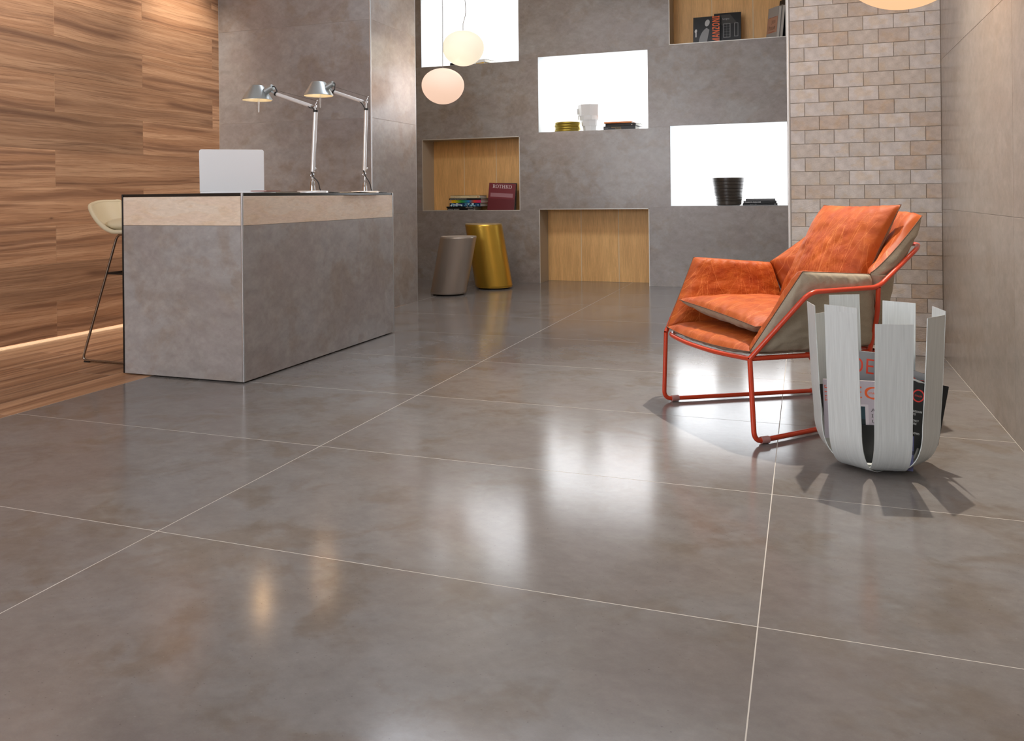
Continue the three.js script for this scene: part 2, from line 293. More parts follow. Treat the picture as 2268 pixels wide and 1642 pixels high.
// the three light boxes: glowing backs of the bright niches
{
  const glow = std({ color: 0xffffff, emissive: 0xffffff, emissiveIntensity: 1.1 });
  for (const [c, q, lab] of [[1, 3, 'glowing white back panel of the upper niche behind the pendant globes'], [3, 2, 'glowing white back panel of the niche with the white faceted vase'], [5, 1, 'glowing white back panel of the niche with the dark ribbed vase']]) {
    const w = NX[c + 1] - NX[c], h = LINES[c][q + 1] - LINES[c][q];
    const t = thing('niche_light_panel', lab, 'light panel', [(NX[c] + NX[c + 1]) / 2, LINES[c][q], ZN - ND + 0.006], 0, 'glowing panels in the back wall niches');
    part('diffuser', box(w - 0.004, h - 0.004, 0.01, 0, h / 2, 0), glow, t);
    const a = new THREE.RectAreaLight(0xf6faff, 3.0, w - 0.01, h - 0.01); a.position.set(0, h / 2, 0.008); a.rotation.y = Math.PI; t.add(a);
  }
}

// block with the brick-sized tiles
{
  const X0 = -0.067, X1 = XR;
  const w = struct('wall_brick', box(X1 - X0 + 0.2, CEIL, ZB - ZN + 0.3, (X0 + X1 + 0.2) / 2, CEIL / 2, (ZB + ZN) / 2 - 0.152 - 0.0045), groutBrick);
  const tex = [71, 72, 73, 74, 75, 76].map((s, i) => { const pal = [[210, 205, 199], [216, 212, 208], [205, 194, 184], [208, 201, 193], [219, 215, 211], [202, 189, 177]][i]; return dataTex(192, 96, (x, y) => { const n = fbm(x / 40 + s, y / 40 + s * 2, 4), f = fbm(x / 4 + s, y / 4, 3), m = (n - 0.5) * 34 + (f - 0.5) * 16; const br = sstep(0.5, 0.75, fbm(x / 60 + s * 5, y / 50, 3)) * 14; return [pal[0] + m, pal[1] + m - br * 0.4, pal[2] + m - br]; }); });
  const bb = dataTex(256, 128, (x, y) => 255 * (0.7 * fbm(x / 14, y / 9, 4, 0.6) + 0.3 * fbm(x / 3, y / 3, 2)), false);
  const mats = tex.map(m => std({ map: m, roughness: 0.34, bumpMap: bb, bumpScale: 0.0016 }));
  const r = rng(44), RH = 0.07245, BW = 0.1436, J = 0.0022;
  for (let k = 0; k * RH < CEIL - 0.02; k++) {
    const y0 = k * RH, y1 = Math.min(CEIL, y0 + RH), cuts = [X0];
    for (let x = X0 + (k % 2 ? BW / 2 : BW); x < X1 - 0.01; x += BW) cuts.push(x); cuts.push(X1);
    for (let j = 0; j < cuts.length - 1; j++) {
      const bw = cuts[j + 1] - cuts[j], u0 = r() * 0.3;
      place(part('brick', plateC(bw - J, y1 - y0 - J, 0.008, 0.0012, [0, 0, bw / BW, 1]), mats[Math.floor(Math.pow(r(), 1.1) * 6)], w), (cuts[j] + cuts[j + 1]) / 2, (y0 + y1) / 2, ZB + (r() - 0.5) * 0.0012);
    }
  }
  struct('trim_3', rbox(0.014, CEIL, 0.014, 0.004, X0 - 0.009, CEIL / 2, ZB - 0.008), std({ color: 0xe9e9e6, metalness: 0.6, roughness: 0.3 }));
}
// right wall of large tiles
{
  const w = struct('wall_right', box(0.12, CEIL, ZF - ZB + 0.4, XR + 0.06 + 0.0012, CEIL / 2, (ZF + ZB) / 2), groutWall);
  const rows = [0, 0.743, 1.488, 2.232, 2.976, CEIL], zs = [ZB, -3.059, -1.614, -0.169, 1.276, ZF];
  for (let i = 0; i < 5; i++) for (let j = 0; j < 5; j++) {
    const h = rows[i + 1] - rows[i] - 0.0018, d = zs[j + 1] - zs[j] - 0.0018; if (h < 0.03) { continue; }
    const fl = (i + j) % 2;
    place(part('wall_tile', plateC(d, h, 0.012, 0.0006, [fl ? 1 : 0, 0, fl ? 0 : 1, 1]), rightMats[(i * 2 + j) % 2], w), XR, (rows[i] + rows[i + 1]) / 2, (zs[j] + zs[j + 1]) / 2, 0, -Math.PI / 2);
  }
}

// ---------------------------------------------------------------- added ceiling fill panels, then the spotlights (above the frame)
for (const [i, [x, z, w, d, L]] of FILL_PANELS.entries()) {
  const t = thing('added_ceiling_panel', ['flat white fill light panel added at the ceiling nearest the reception counter', 'flat white fill light panel added at the ceiling nearest the right-hand wall', 'flat white fill light panel added at the ceiling nearest the front left corner of the room', 'flat white fill light panel added at the ceiling nearest the brick-tiled wall', 'flat white fill light panel added at the ceiling nearest the tiled pillar', 'flat white fill light panel added at the ceiling over the magazine basket'][i], 'ceiling light', [x, CEIL - 0.03, z], 0, 'added ceiling fill panels');
  part('frame', [box(w + 0.04, 0.03, 0.02, 0, 0.015, d / 2 + 0.01), box(w + 0.04, 0.03, 0.02, 0, 0.015, -d / 2 - 0.01), box(0.02, 0.03, d, w / 2 + 0.01, 0.015, 0), box(0.02, 0.03, d, -w / 2 - 0.01, 0.015, 0)], white, t);
  part('diffuser', box(w, 0.01, d, 0, 0.015, 0), std({ color: 0xffffff, emissive: 0xf8fbff, emissiveIntensity: 1.0 }), t);
  const a = new THREE.RectAreaLight(0xeef4ff, L, w, d); a.position.set(0, 0.004, 0); a.rotation.x = -Math.PI / 2; t.add(a);
}
for (const [x, z, tx, ty, tz, I, ang, pen, col, lab] of SPOTS) {
  const t = thing('ceiling_spotlight', lab, 'spotlight', [x, CEIL, z], 0, 'recessed ceiling spotlights');
  part('ring', lathe([[0.036, -0.003], [0.05, -0.004], [0.054, 0], [0.05, 0.0]], 32), white, t);
  part('bulb', cyl(0.034, 0.034, 0.006, 0, -0.001, 0), std({ color: 0xffffff, emissive: col, emissiveIntensity: 3 }), t);
  const s = new THREE.SpotLight(col, I, 0, ang * Math.PI / 180, pen, 2); s.position.set(0, -0.012, 0); s.target.position.set(tx - x, ty - CEIL, tz - z); s.castShadow = true; s.shadow.radius = 1.2; t.add(s, s.target);
}

// ---------------------------------------------------------------- reception counter
const CA = -3.071, CB = -2.382, CZ = -3.021, CZ2 = -4.433, CH = 0.857;
{
  const t = thing('reception_counter', 'grey stone-tiled reception counter with a beige band below its top', 'counter', [0, 0, 0]);
  const T = 0.012, hb = 0.709, top = CH - 0.014, foot = 0.006;
  part('core', box(CB - CA - 2 * T, top - foot - 0.004, CZ - CZ2 - 2 * T, (CA + CB) / 2, (top + foot) / 2, (CZ + CZ2) / 2), std({ color: 0x3a3633, roughness: 0.8 }), t);
  part('plinth', box(CB - CA - 0.06, foot + 0.004, CZ - CZ2 - 0.06, (CA + CB) / 2, (foot + 0.004) / 2, (CZ + CZ2) / 2), black, t);
  const cm = [wallMats[1], wallMats[3]].map(m => { const c = m.clone(); c.color.setRGB(1.16, 1.14, 1.13); return c; });
  place(part('end_panel', plateC(CB - CA - 0.016, hb - foot - 0.001, T, 0.0006, [0.1, 0, 0.58, 1]), cm[0], t), (CA + CB) / 2, (hb + foot) / 2, CZ);
  place(part('front_panel', plateC(CZ - CZ2 - 0.016, hb - foot - 0.001, T, 0.0006), cm[1], t), CB, (hb + foot) / 2, (CZ + CZ2) / 2, 0, Math.PI / 2);
  place(part('end_band', plateC(CB - CA - 0.016, top - hb - 0.001, T, 0.0006, [0, 0, 0.5, 1]), bandMat, t, 'beige stone band'), (CA + CB) / 2, (hb + top) / 2, CZ);
  place(part('front_band', plateC(CZ - CZ2 - 0.016, top - hb - 0.001, T, 0.0006), bandMat, t, 'beige stone band'), CB, (hb + top) / 2, (CZ + CZ2) / 2, 0, Math.PI / 2);
  place(part('rear_panel', plateC(CB - CA - 0.016, top - foot, T, 0.0006), cm[0], t), (CA + CB) / 2, (top + foot) / 2, CZ2, 0, Math.PI);
  place(part('back_panel', plateC(CZ - CZ2 - 0.016, top - foot, T, 0.0006), cm[1], t), CA, (top + foot) / 2, (CZ + CZ2) / 2, 0, -Math.PI / 2);
  for (const [x, z, m, s] of [[CB, CZ, satin, 0.010], [CA, CZ, darkMetal, 0.009], [CB, CZ2, satin, 0.009], [CA, CZ2, satin, 0.009]]) part('corner_profile', rbox(s, CH - foot, s, 0.003, x + (x > -2.7 ? -1 : 1) * (s / 2 - 0.002), (CH + foot) / 2, z + (z > -3.5 ? -1 : 1) * (s / 2 - 0.002)), m, t, 'thin metal corner profile');
  part('counter_top', rbox(CB - CA - 0.006, 0.0135, CZ - CZ2 - 0.006, 0.002, (CA + CB) / 2, CH - 0.00675, (CZ + CZ2) / 2), std({ color: 0x2c2722, roughness: 0.15, metalness: 0.2 }), t, 'dark glossy counter top');
}

// ---------------------------------------------------------------- laptop, lamps and papers on the counter
{
  const t = thing('laptop', 'open silver laptop on the dark counter top with its lid towards the viewer', 'laptop', [-2.79, CH, -3.47], 0.64);
  const al = std({ color: 0xfbfcfc, metalness: 0.0, roughness: 0.4 });
  part('keyboard_base', rbox(0.305, 0.011, 0.212, 0.005, 0, 0.0055, 0), al, t);
  const s = new THREE.Shape(), w = 0.1525, h = 0.212, r = 0.011; s.moveTo(-w, 0.002); s.lineTo(w, 0.002); s.lineTo(w, h - r); s.absarc(w - r, h - r, r, 0, Math.PI / 2); s.lineTo(-w + r, h); s.absarc(-w + r, h - r, r, Math.PI / 2, Math.PI);
  const lid = part('lid', new THREE.ExtrudeGeometry(s, { depth: 0.004, bevelEnabled: true, bevelSize: 0.001, bevelThickness: 0.001, bevelSegments: 2, curveSegments: 10 }), al, t, 'silver laptop lid seen from behind');
  lid.position.set(0, 0.01, 0.1); lid.rotation.x = 0.12;
  part('screen', box(0.285, 0.185, 0.001, 0, 0.108, -0.0015), std({ color: 0x0c0d10, roughness: 0.15 }), lid);
  part('keyboard', box(0.25, 0.001, 0.09, 0, 0.0112, 0.035), black, t); part('hinge', rod([-0.1, 0.01, 0.101], [0.1, 0.01, 0.101], 0.0045), al, t);
}
function deskLamp(label, z, q) {
  const t = thing('desk_lamp', label, 'desk lamp', [q.base[0], CH, z], 0, 'articulated desk lamps on the counter');
  const L = ([x, y]) => [x - q.base[0], y - CH, 0];
  const alu = std({ color: 0xf4f5f5, metalness: 0.35, roughness: 0.25 }), shadeOut = std({ color: 0xb9c2c4, metalness: 0.75, roughness: 0.38 });
  part('base', lathe([[0, 0.012], [0.078, 0.012], [0.082, 0.009], [0.083, 0.0]], 48), alu, t);
  part('stem', lathe([[0.0145, 0.011], [0.012, 0.062], [0.005, 0.064], [0.005, L(q.low)[1] - 0.012]], 24), chrome, t);
  const low = L(q.low), jt = L(q.joint), ab = L(q.ab), at = L(q.at), u0 = L(q.u0), u1 = L(q.u1), hj = L(q.hj);
  const jn = part('lower_joint', [new THREE.TorusGeometry(0.010, 0.0035, 10, 24).translate(...low), rod(low, ab, 0.005), rod([low[0] - 0.004, low[1], 0], [low[0] + 0.02, low[1] + 0.035, 0], 0.0035), new THREE.SphereGeometry(0.0055, 12, 8).translate(low[0] + 0.02, low[1] + 0.035, 0)], chrome, t);
  part('lower_arm', rod(ab, at, 0.0115, 20), alu, t);
  part('elbow', [new THREE.TorusGeometry(0.009, 0.0035, 10, 24).translate(...jt), rod(at, jt, 0.005), rod(jt, u0, 0.005), rod(jt, [jt[0] + 0.013, jt[1] + 0.032, 0], 0.003), new THREE.SphereGeometry(0.005, 12, 8).translate(jt[0] + 0.013, jt[1] + 0.032, 0)], chrome, t);
  part('arm_sleeve', rod([at[0], at[1] - 0.004, 0], [at[0], at[1] + 0.008, 0], 0.0125), black, t); part('arm_sleeve', rod(u1, [u1[0] - 0.01, u1[1] + 0.004, 0], 0.012), black, t);
  part('upper_arm', rod(u0, u1, 0.0105, 20), alu, t);
  part('tension_wire', [rod([jt[0] + 0.013, jt[1] + 0.032, 0.002], [hj[0] + 0.03, hj[1] + 0.005, 0.002], 0.0007, 5), rod([low[0] + 0.02, low[1] + 0.035, 0.002], [jt[0] + 0.008, jt[1], 0.002], 0.0006, 5)], darkMetal, t);
  part('power_cable', tube([[at[0] + 0.002, at[1] - 0.01, 0.006], [at[0] - 0.012, at[1] + 0.02, 0.008], [u0[0] - 0.004, u0[1] - 0.01, 0.008], [u0[0] - 0.02, u0[1] + 0.002, 0.006]], 0.0028, 0.02, 24, 8), black, t);
  part('power_cable', tube([[ab[0] - 0.004, ab[1] - 0.002, 0.007], [low[0] + 0.012, low[1] - 0.01, 0.012], [low[0] + 0.045, 0.06, 0.012], [low[0] + 0.056, 0.006, 0.012], [low[0] + 0.066, 0.003, -0.1], [low[0] + 0.03, 0.003, -0.22]], 0.0028, 0.025, 50, 8), black, t);
  // head: cylinder socket, open cone shade, bulb, thin grip
  const c = L(q.shade), R = q.R, rt = q.rt, H = q.H, tilt = q.tilt || 0;
  const head = new THREE.Group(); head.name = 'lamp_head'; head.position.set(...c); head.rotation.z = tilt; t.add(head);
  part('lamp_shade', lathe([[R, -H / 2], [R + 0.0012, -H / 2 + 0.003], [rt, H / 2 - 0.003], [rt - 0.003, H / 2], [0.0, H / 2 + 0.0008], [0.0, H / 2 - 0.0012], [rt - 0.0035, H / 2 - 0.0035], [R - 0.0018, -H / 2]], 64), shadeOut, head, 'silver cone lamp shade');
  part('bulb', new THREE.SphereGeometry(0.017, 20, 14).translate(0, -0.006, 0), std({ color: 0xffe0b0, emissive: new THREE.Color(1, 0.62, 0.28), emissiveIntensity: 2.2 }), head);
  part('socket', [new THREE.CylinderGeometry(0.017, 0.019, 0.05, 24).rotateZ(-1.15).translate(R * 0.72 + 0.02, H * 0.2, 0), rod([R * 0.72 + 0.03, H * 0.22, 0], [hj[0] - c[0], hj[1] - c[1], 0], 0.004), rod([hj[0] - c[0], hj[1] - c[1], 0], [u1[0] - c[0] - 0.008, u1[1] - c[1] + 0.003, 0], 0.0045)], shadeOut, head);
  part('socket_cable', tube([[R * 0.72 + 0.035, H * 0.36, 0], [R * 0.72 + 0.055, H * 0.36, 0], [u1[0] - c[0] + 0.002, u1[1] - c[1] + 0.02, 0], [u1[0] - c[0], u1[1] - c[1], 0]], 0.0028, 0.02, 24, 8), black, head);
  part('grip', tube([[0.036, -H / 2 + 0.004, 0.03], [0.033, -H / 2 - q.grip, 0.03], [0.029, -H / 2 - q.grip, 0.03], [0.028, -H / 2 + 0.004, 0.03]], 0.0013, 0.006, 30, 6), satin, head);
  const p = new THREE.PointLight(new THREE.Color(1, 0.60, 0.28), q.I, 0, 2); p.position.set(0, -0.006, 0); p.castShadow = true; p.shadow.radius = 0.7; head.add(p);
}
deskLamp('silver articulated desk lamp nearer the laptop', -3.75, { base: [-2.4985, 0.857], low: [-2.4984, 0.9536], ab: [-2.4953, 0.972], at: [-2.4745, 1.295], joint: [-2.477, 1.3195], u0: [-2.4996, 1.3245], u1: [-2.7202, 1.4], hj: [-2.7522, 1.416], shade: [-2.8475, 1.4145], R: 0.0815, rt: 0.034, H: 0.082, grip: 0.072, I: 0.16 });
deskLamp('silver articulated desk lamp at the far end of the counter', -4.32, { base: [-2.51, 0.857], low: [-2.5125, 0.971], ab: [-2.511, 0.995], at: [-2.4955, 1.361], joint: [-2.4949, 1.4045], u0: [-2.5166, 1.41], u1: [-2.7141, 1.4787], hj: [-2.745, 1.506], shade: [-2.8285, 1.504], R: 0.0885, rt: 0.044, H: 0.086, grip: 0.078, I: 0.2 });
{
  // loose papers and booklets along the counter's edge
  const z0 = -3.29;
  const nb = thing('notebook', 'thin black-covered notebook lying beside the laptop', 'notebook', [-2.47, CH, -3.4], Math.PI / 2);
  part('pages', box(0.2, 0.004, 0.13, 0, 0.002, 0), paper, nb);
  part('cover', patch((u, v) => [(u - 0.5) * 0.21, 0.0048 + 0.004 * Math.pow(Math.abs(u - 0.15), 2) - 0.0035 * Math.pow(u, 6), (v - 0.5) * 0.136], 24, 2), black, nb);
  const bk = thing('booklet', 'small booklet with red and white edges on top of the black notebook', 'booklet', [-2.475, CH + 0.0068, -3.315], Math.PI / 2);
  part('cover', [box(0.11, 0.0012, 0.09, 0, 0.0006, 0), box(0.11, 0.0012, 0.09, 0, 0.0058, 0)], std({ color: 0xb5584c, roughness: 0.6 }), bk); part('pages', box(0.106, 0.004, 0.086, 0.001, 0.0032, 0), paper, bk);
  const np = thing('newspaper', 'cream folded newspaper lying flat between the two desk lamps', 'newspaper', [-2.455, CH, -4.052], Math.PI / 2);
  const news = std({ color: 0xe3d3b8, roughness: 0.9 });
  const wave = (a, k, y) => patch((u, v) => [(u - 0.5) * 0.31 + k, y + a * (0.5 + 0.5 * Math.sin(u * 5.2 + v * 0.7 + k * 20)) * u, (v - 0.5) * 0.2], 40, 4);
  part('sheet', wave(0.003, -0.02, 0.0008), news, np); part('sheet', wave(0.006, 0.01, 0.002), news, np); part('sheet', wave(0.009, 0.03, 0.003), news, np);
}

// ---------------------------------------------------------------- bar stool
{
  const t = thing('bar_stool', 'cream leather bucket bar stool on a steel sled frame behind the counter', 'bar stool', [-3.31, 0, -3.36]);
  const leather = std({ color: 0xcdbf9f, roughness: 0.45 }), steel = std({ color: 0x9a9188, metalness: 1, roughness: 0.22 });
  for (const s of [1, -1]) part('side_frame', tube([[0.13, 0.655, 0.13 * s], [-0.005, 0.655, 0.13 * s], [-0.203, 0.009, 0.17 * s], [0.225, 0.009, 0.17 * s], [0.13, 0.655, 0.13 * s]], 0.0065, 0.03, 120, 10), steel, t);
  part('footrest', [rod([-0.064, 0.455, 0.142], [-0.064, 0.455, -0.142], 0.006), rod([0.16, 0.455, 0.142], [0.16, 0.455, -0.142], 0.006), rod([-0.064, 0.455, 0.142], [0.16, 0.455, 0.142], 0.005)], darkMetal, t);
  for (const s of [1, -1]) part('glide', box(0.035, 0.006, 0.014, -0.17, 0.003, 0.17 * s), black, t);
  // bucket shell: deep at the back (-x), sides sweep down to the front, centre split at the back
  // two raised lobes either side of a slit at the back (towards -x, -z)
  const rim = (a) => { let d = a - (Math.PI + 0.62); while (d < -Math.PI) d += 2 * Math.PI; while (d > Math.PI) d -= 2 * Math.PI; const e = Math.abs(d); return 0.69 + 0.132 * sstep(2.35, 1.15, e) - 0.02 * sstep(0.55, 1.3, e) - 0.1 * Math.exp(-Math.pow(e / 0.12, 4)); };
  const shell = (off) => (u, v) => { const a = (u - 0.5) * 2 * Math.PI, cx = Math.cos(a), sz = Math.sin(a), top = rim(a), rr = Math.pow(v, 0.55), R = 0.205 + 0.045 * Math.max(0, -cx); const y = lerp(0.662, top, Math.pow(v, 2.0)); return [cx * (R * rr - off * v), y + off * (1 - v), sz * (R * 0.95 * rr - off * v)]; };
  part('seat_shell', patch(shell(0), 72, 24), leather, t); part('seat_lining', patch(shell(0.022), 72, 24), leather, t);
  part('piping', new THREE.TubeGeometry(new THREE.CatmullRomCurve3(Array.from({ length: 60 }, (_, i) => { const p = shell(0.011)(i / 60, 1); return new THREE.Vector3(...p); }), true), 160, 0.011, 10, true), leather, t);
  part('seat_pad', (() => { const g = new THREE.SphereGeometry(0.17, 32, 16); g.scale(1, 0.26, 0.95); return g.translate(0.01, 0.70, 0); })(), leather, t);
}

// ---------------------------------------------------------------- slanted side tables
function slantTable(label, x, z, r, h, dx, col, top) {
  const t = thing('side_table', label, 'side table', [x, 0, z], 0, 'slanted cylinder side tables');
  const m = std({ color: col, metalness: 0.8, roughness: 0.3 });
  part('foot', cyl(r * 0.84, r * 0.84, 0.016, 0, 0.008, 0, 48), black, t);
  const n = 64, b = 0.008;
  part('body', patch((u, v) => { const a = u * Math.PI * 2, y = 0.014 + v * (h - 0.014); const e = v < 0.012 || v > 0.988 ? b * 0.6 : 0; return [Math.cos(a) * (r - e) + dx * v, y, Math.sin(a) * (r - e)]; }, n, 90, true), m, t);
  part('top', lathe([[0, h], [r - 0.006, h], [r - 0.002, h - 0.002], [r - 0.003, h - 0.006]], 64).translate(dx, 0, 0), std({ color: top, metalness: 0.3, roughness: 0.4 }), t);
}
slantTable('short grey-bronze slanted cylinder side table in front of the gold one', -2.86, -6.29, 0.153, 0.495, 0.1, 0xbdb2a7, 0xa99f94);
slantTable('tall gold slanted cylinder side table behind the grey one', -2.652, -6.83, 0.168, 0.582, -0.1, 0xd4aa45, 0xb9a683);

// ---------------------------------------------------------------- pendant globes
function pendant(label, x, y, z, R, col, glow, I, wavy) {
  const t = thing('pendant_globe', label, 'pendant lamp', [x, y, z], 0, 'white glass globe pendants');
  const pts = []; for (let i = 0; i <= 40; i++) { const a = -Math.PI / 2 + Math.PI * i / 40; pts.push([Math.max(0, Math.cos(a) * R), (Math.sin(a) > 0 ? 0.83 : 0.86) * Math.sin(a) * R * (1 - 0.04 * Math.sin(a))]); }
  part('globe', lathe(pts, 64), std({ color: 0x8a8680, roughness: 0.85, emissive: col, emissiveIntensity: glow }), t, 'white opal glass globe');
  const c = new THREE.CatmullRomCurve3(wavy ? [[0, R * 0.8, 0], [0.0, R * 0.8 + 0.05, 0], [0.022, R * 0.8 + 0.13, 0], [0.018, R * 0.8 + 0.28, 0], [0.024, CEIL - y - 0.02, 0]].map(p => new THREE.Vector3(...p)) : [[0, R * 0.8, 0], [0.003, 0.5, 0], [0, CEIL - y - 0.02, 0]].map(p => new THREE.Vector3(...p)));
  part('cord', new THREE.TubeGeometry(c, 60, 0.003, 8), std({ color: 0x6d6866, roughness: 0.5 }), t);
  part('canopy', lathe([[0.0, CEIL - y], [0.055, CEIL - y], [0.052, CEIL - y - 0.022], [0, CEIL - y - 0.025]], 32), white, t);
  const p = new THREE.PointLight(col, I, 0, 2); p.castShadow = true; p.shadow.radius = 4; t.add(p);
}
pendant('cream glowing glass globe pendant hanging higher, in front of the bright niche', -2.5305, 2.006, -5.895, 0.164, new THREE.Color(1, 0.86, 0.64), 0.84, 0.5, true);
pendant('peach glowing glass globe pendant hanging lower, beside the bright niche', -2.6008, 1.6815, -5.6586, 0.162, new THREE.Color(1, 0.66, 0.48), 0.86, 0.5, false);
pendant('large warm glass globe pendant cut off by the top edge above the armchair', 0.344, 1.698, -3.1926, 0.236, new THREE.Color(1, 0.58, 0.30), 0.95, 0.35, false);

// ---------------------------------------------------------------- books
const pageMat = std({ color: 0xddd8cf, roughness: 0.9 });
// upright book: x from spine to fore edge, y up, front cover at z = 0
function book(label, o) {
  const t = thing('book', label, 'book', o.pos, 0, o.group);
  const { w, h, t: T } = o, b = 0.0022;
  const cover = o.mat || std({ color: o.color, roughness: 0.5 });
  place(part('front_cover', plateC(w, h, b, 0.0003), o.front || cover, t), w / 2, h / 2, 0);
  part('back_cover', box(w, h, b, w / 2, h / 2, -T + b / 2), cover, t);
  const sp = part('spine', plateC(h, T, b, 0.0003), o.spine || cover, t); sp.rotation.order = 'ZYX';
  // spine face looks to -x; its text runs from the head of the book downwards
  sp.matrixAutoUpdate = false; sp.matrix.makeBasis(new THREE.Vector3(0, -1, 0), new THREE.Vector3(0, 0, 1), new THREE.Vector3(-1, 0, 0)).setPosition(0, h / 2, -T / 2);
  part('pages', box(w - 0.006, h - 0.006, T - 2 * b, w / 2 - 0.001, h / 2, -T / 2), pageMat, t);
  if (o.lie) { t.matrixAutoUpdate = true; t.quaternion.setFromRotationMatrix(new THREE.Matrix4().makeBasis(new THREE.Vector3(0, 0, -1), new THREE.Vector3(-1, 0, 0), new THREE.Vector3(0, 1, 0))); if (o.turn) { t.quaternion.premultiply(new THREE.Quaternion().setFromAxisAngle(new THREE.Vector3(0, 1, 0), o.turn)); } }
  else if (o.q) t.quaternion.copy(o.q);
  return t;
}
// a lying book with its spine to the viewer: left end x0, right end x1, bottom y, thickness T, spine at z
const lying = (label, x0, x1, y, T, depth, z, o = {}) => book(label, Object.assign({ w: depth, h: x1 - x0, t: T, pos: [x1, y + T, z], lie: true }, o));
const spineTex = (bg, draw, w = 512, h = 48) => std({ map: canvasTex(w, h, (c) => { if (typeof bg === 'string') { c.fillStyle = bg; c.fillRect(0, 0, w, h); } else bg(c, w, h); draw && draw(c, w, h); }), roughness: 0.45 });
const text = (c, s, x, y, font, col, align = 'left') => { c.font = font; c.fillStyle = col; c.textAlign = align; c.textBaseline = 'middle'; c.fillText(s, x, y); };
{
  const y0 = LINES[1][1] + 0.002, z = ZN - 0.03, G = 'books stacked in the left wood-backed niche';
  // left wood-backed niche, stack from the bottom up
  let y = y0;
  const S = (lab, x0, x1, T, depth, o) => { const k = lying(lab, x0, x1, y, T, depth, z - (o.dz || 0), Object.assign({ group: G }, o)); y += T; return k; };
  S('black book lettered annual reports, lowest of the colourful stack', -3.34, -3.06, 0.022, 0.2, { color: 0x121212, spine: spineTex('#121212', (c, w, h) => { text(c, 'ANNUAL REPORTS', 10, 24, 'bold 26px sans-serif', '#cfcfcf'); text(c, 'GRAPHIS', w - 10, 24, 'bold 24px sans-serif', '#cfcfcf', 'right'); }) });
  S('thin black book second from the bottom of the colourful stack', -3.352, -3.06, 0.016, 0.21, { color: 0x161616, dz: 0.004, spine: spineTex('#161616', (c, w, h) => text(c, 'NEW TYPO', w - 20, 24, 'bold 26px sans-serif', '#dddddd', 'right')) });
  S('blue patterned book in the middle of the colourful stack', -3.318, -2.99, 0.034, 0.2, { color: 0x2c5c86, dz: 0.006, spine: spineTex('#1d4f80', (c, w, h) => { const r = rng(3); for (let i = 0; i < 70; i++) { c.fillStyle = ['#a9dcec', '#123a63', '#e3f3f5', '#4f97bb', '#0d2947'][Math.floor(r() * 5)]; c.beginPath(); c.arc(r() * w, r() * h, 6 + r() * 14, 0, 6.3); c.fill(); } text(c, 'THE BOOK', 60, 24, 'bold 26px sans-serif', '#ffffff'); }) });
  S('rainbow-spined book near the top of the colourful stack', -3.298, -2.985, 0.031, 0.2, { color: 0xd2356a, dz: 0.008, spine: spineTex((c, w, h) => { const g = c.createLinearGradient(0, 0, w, 0); [[0, '#f4b81e'], [0.12, '#f2d21e'], [0.35, '#2f9a4a'], [0.58, '#1f86c8'], [0.78, '#e04a35'], [0.92, '#d42a66']].forEach(([p, k]) => g.addColorStop(p, k)); c.fillStyle = g; c.fillRect(0, 0, w, h); }, (c) => text(c, 'LH', 28, 26, 'bold 34px serif', '#c98a12')) });
  S('thin black book just under the cream one in the colourful stack', -3.325, -2.985, 0.016, 0.2, { color: 0x141414, dz: 0.012, spine: spineTex('#141414', (c, w) => { text(c, 'JAPANESE PHOTOGRAPHY', 14, 24, 'bold 22px sans-serif', '#d8d8d8'); }) });
  S('cream book on top of the colourful stack', -3.312, -3.0, 0.028, 0.19, { color: 0xe2d3a8, dz: 0.014, spine: spineTex('#e2d3a8', (c, w) => { text(c, 'Giorgio Morandi', 16, 24, '22px sans-serif', '#8a5a33'); text(c, 'PHOTOGRAPHY', w - 60, 24, '18px sans-serif', '#9a7a4a', 'right'); c.fillStyle = '#b4672c'; c.fillRect(w - 36, 10, 14, 28); }) });
  // dark red art book, leaning on the right side of that niche
  const cov = std({ roughness: 0.35, map: canvasTex(384, 384, (c, w, h) => {
    c.fillStyle = '#7d3038'; c.fillRect(0, 0, w, h); c.fillStyle = '#6a262b'; c.fillRect(0, h * 0.56, w, h * 0.44);
    c.fillStyle = '#a8787f'; c.fillRect(w * 0.08, h * 0.36, w * 0.84, h * 0.14);
    text(c, 'ROTHKO', w / 2, h * 0.12, '66px serif', '#e6dcdc', 'center'); }) });
  book('dark red hardcover art book with a white title leaning in the left niche', { w: 0.278, h: 0.272, t: 0.024, pos: [-2.937, y0, z - 0.05], color: 0x3b1a1c, front: cov, group: 'large art books in the niches', q: new THREE.Quaternion().setFromEuler(new THREE.Euler(-0.09, 0.0, -0.06)) });
  book('grey hardcover book standing behind the dark red art book', { w: 0.27, h: 0.27, t: 0.02, pos: [-2.925, y0, z - 0.085], color: 0x3a3a38, group: 'large art books in the niches', q: new THREE.Quaternion().setFromEuler(new THREE.Euler(-0.09, 0.0, -0.02)) });
}
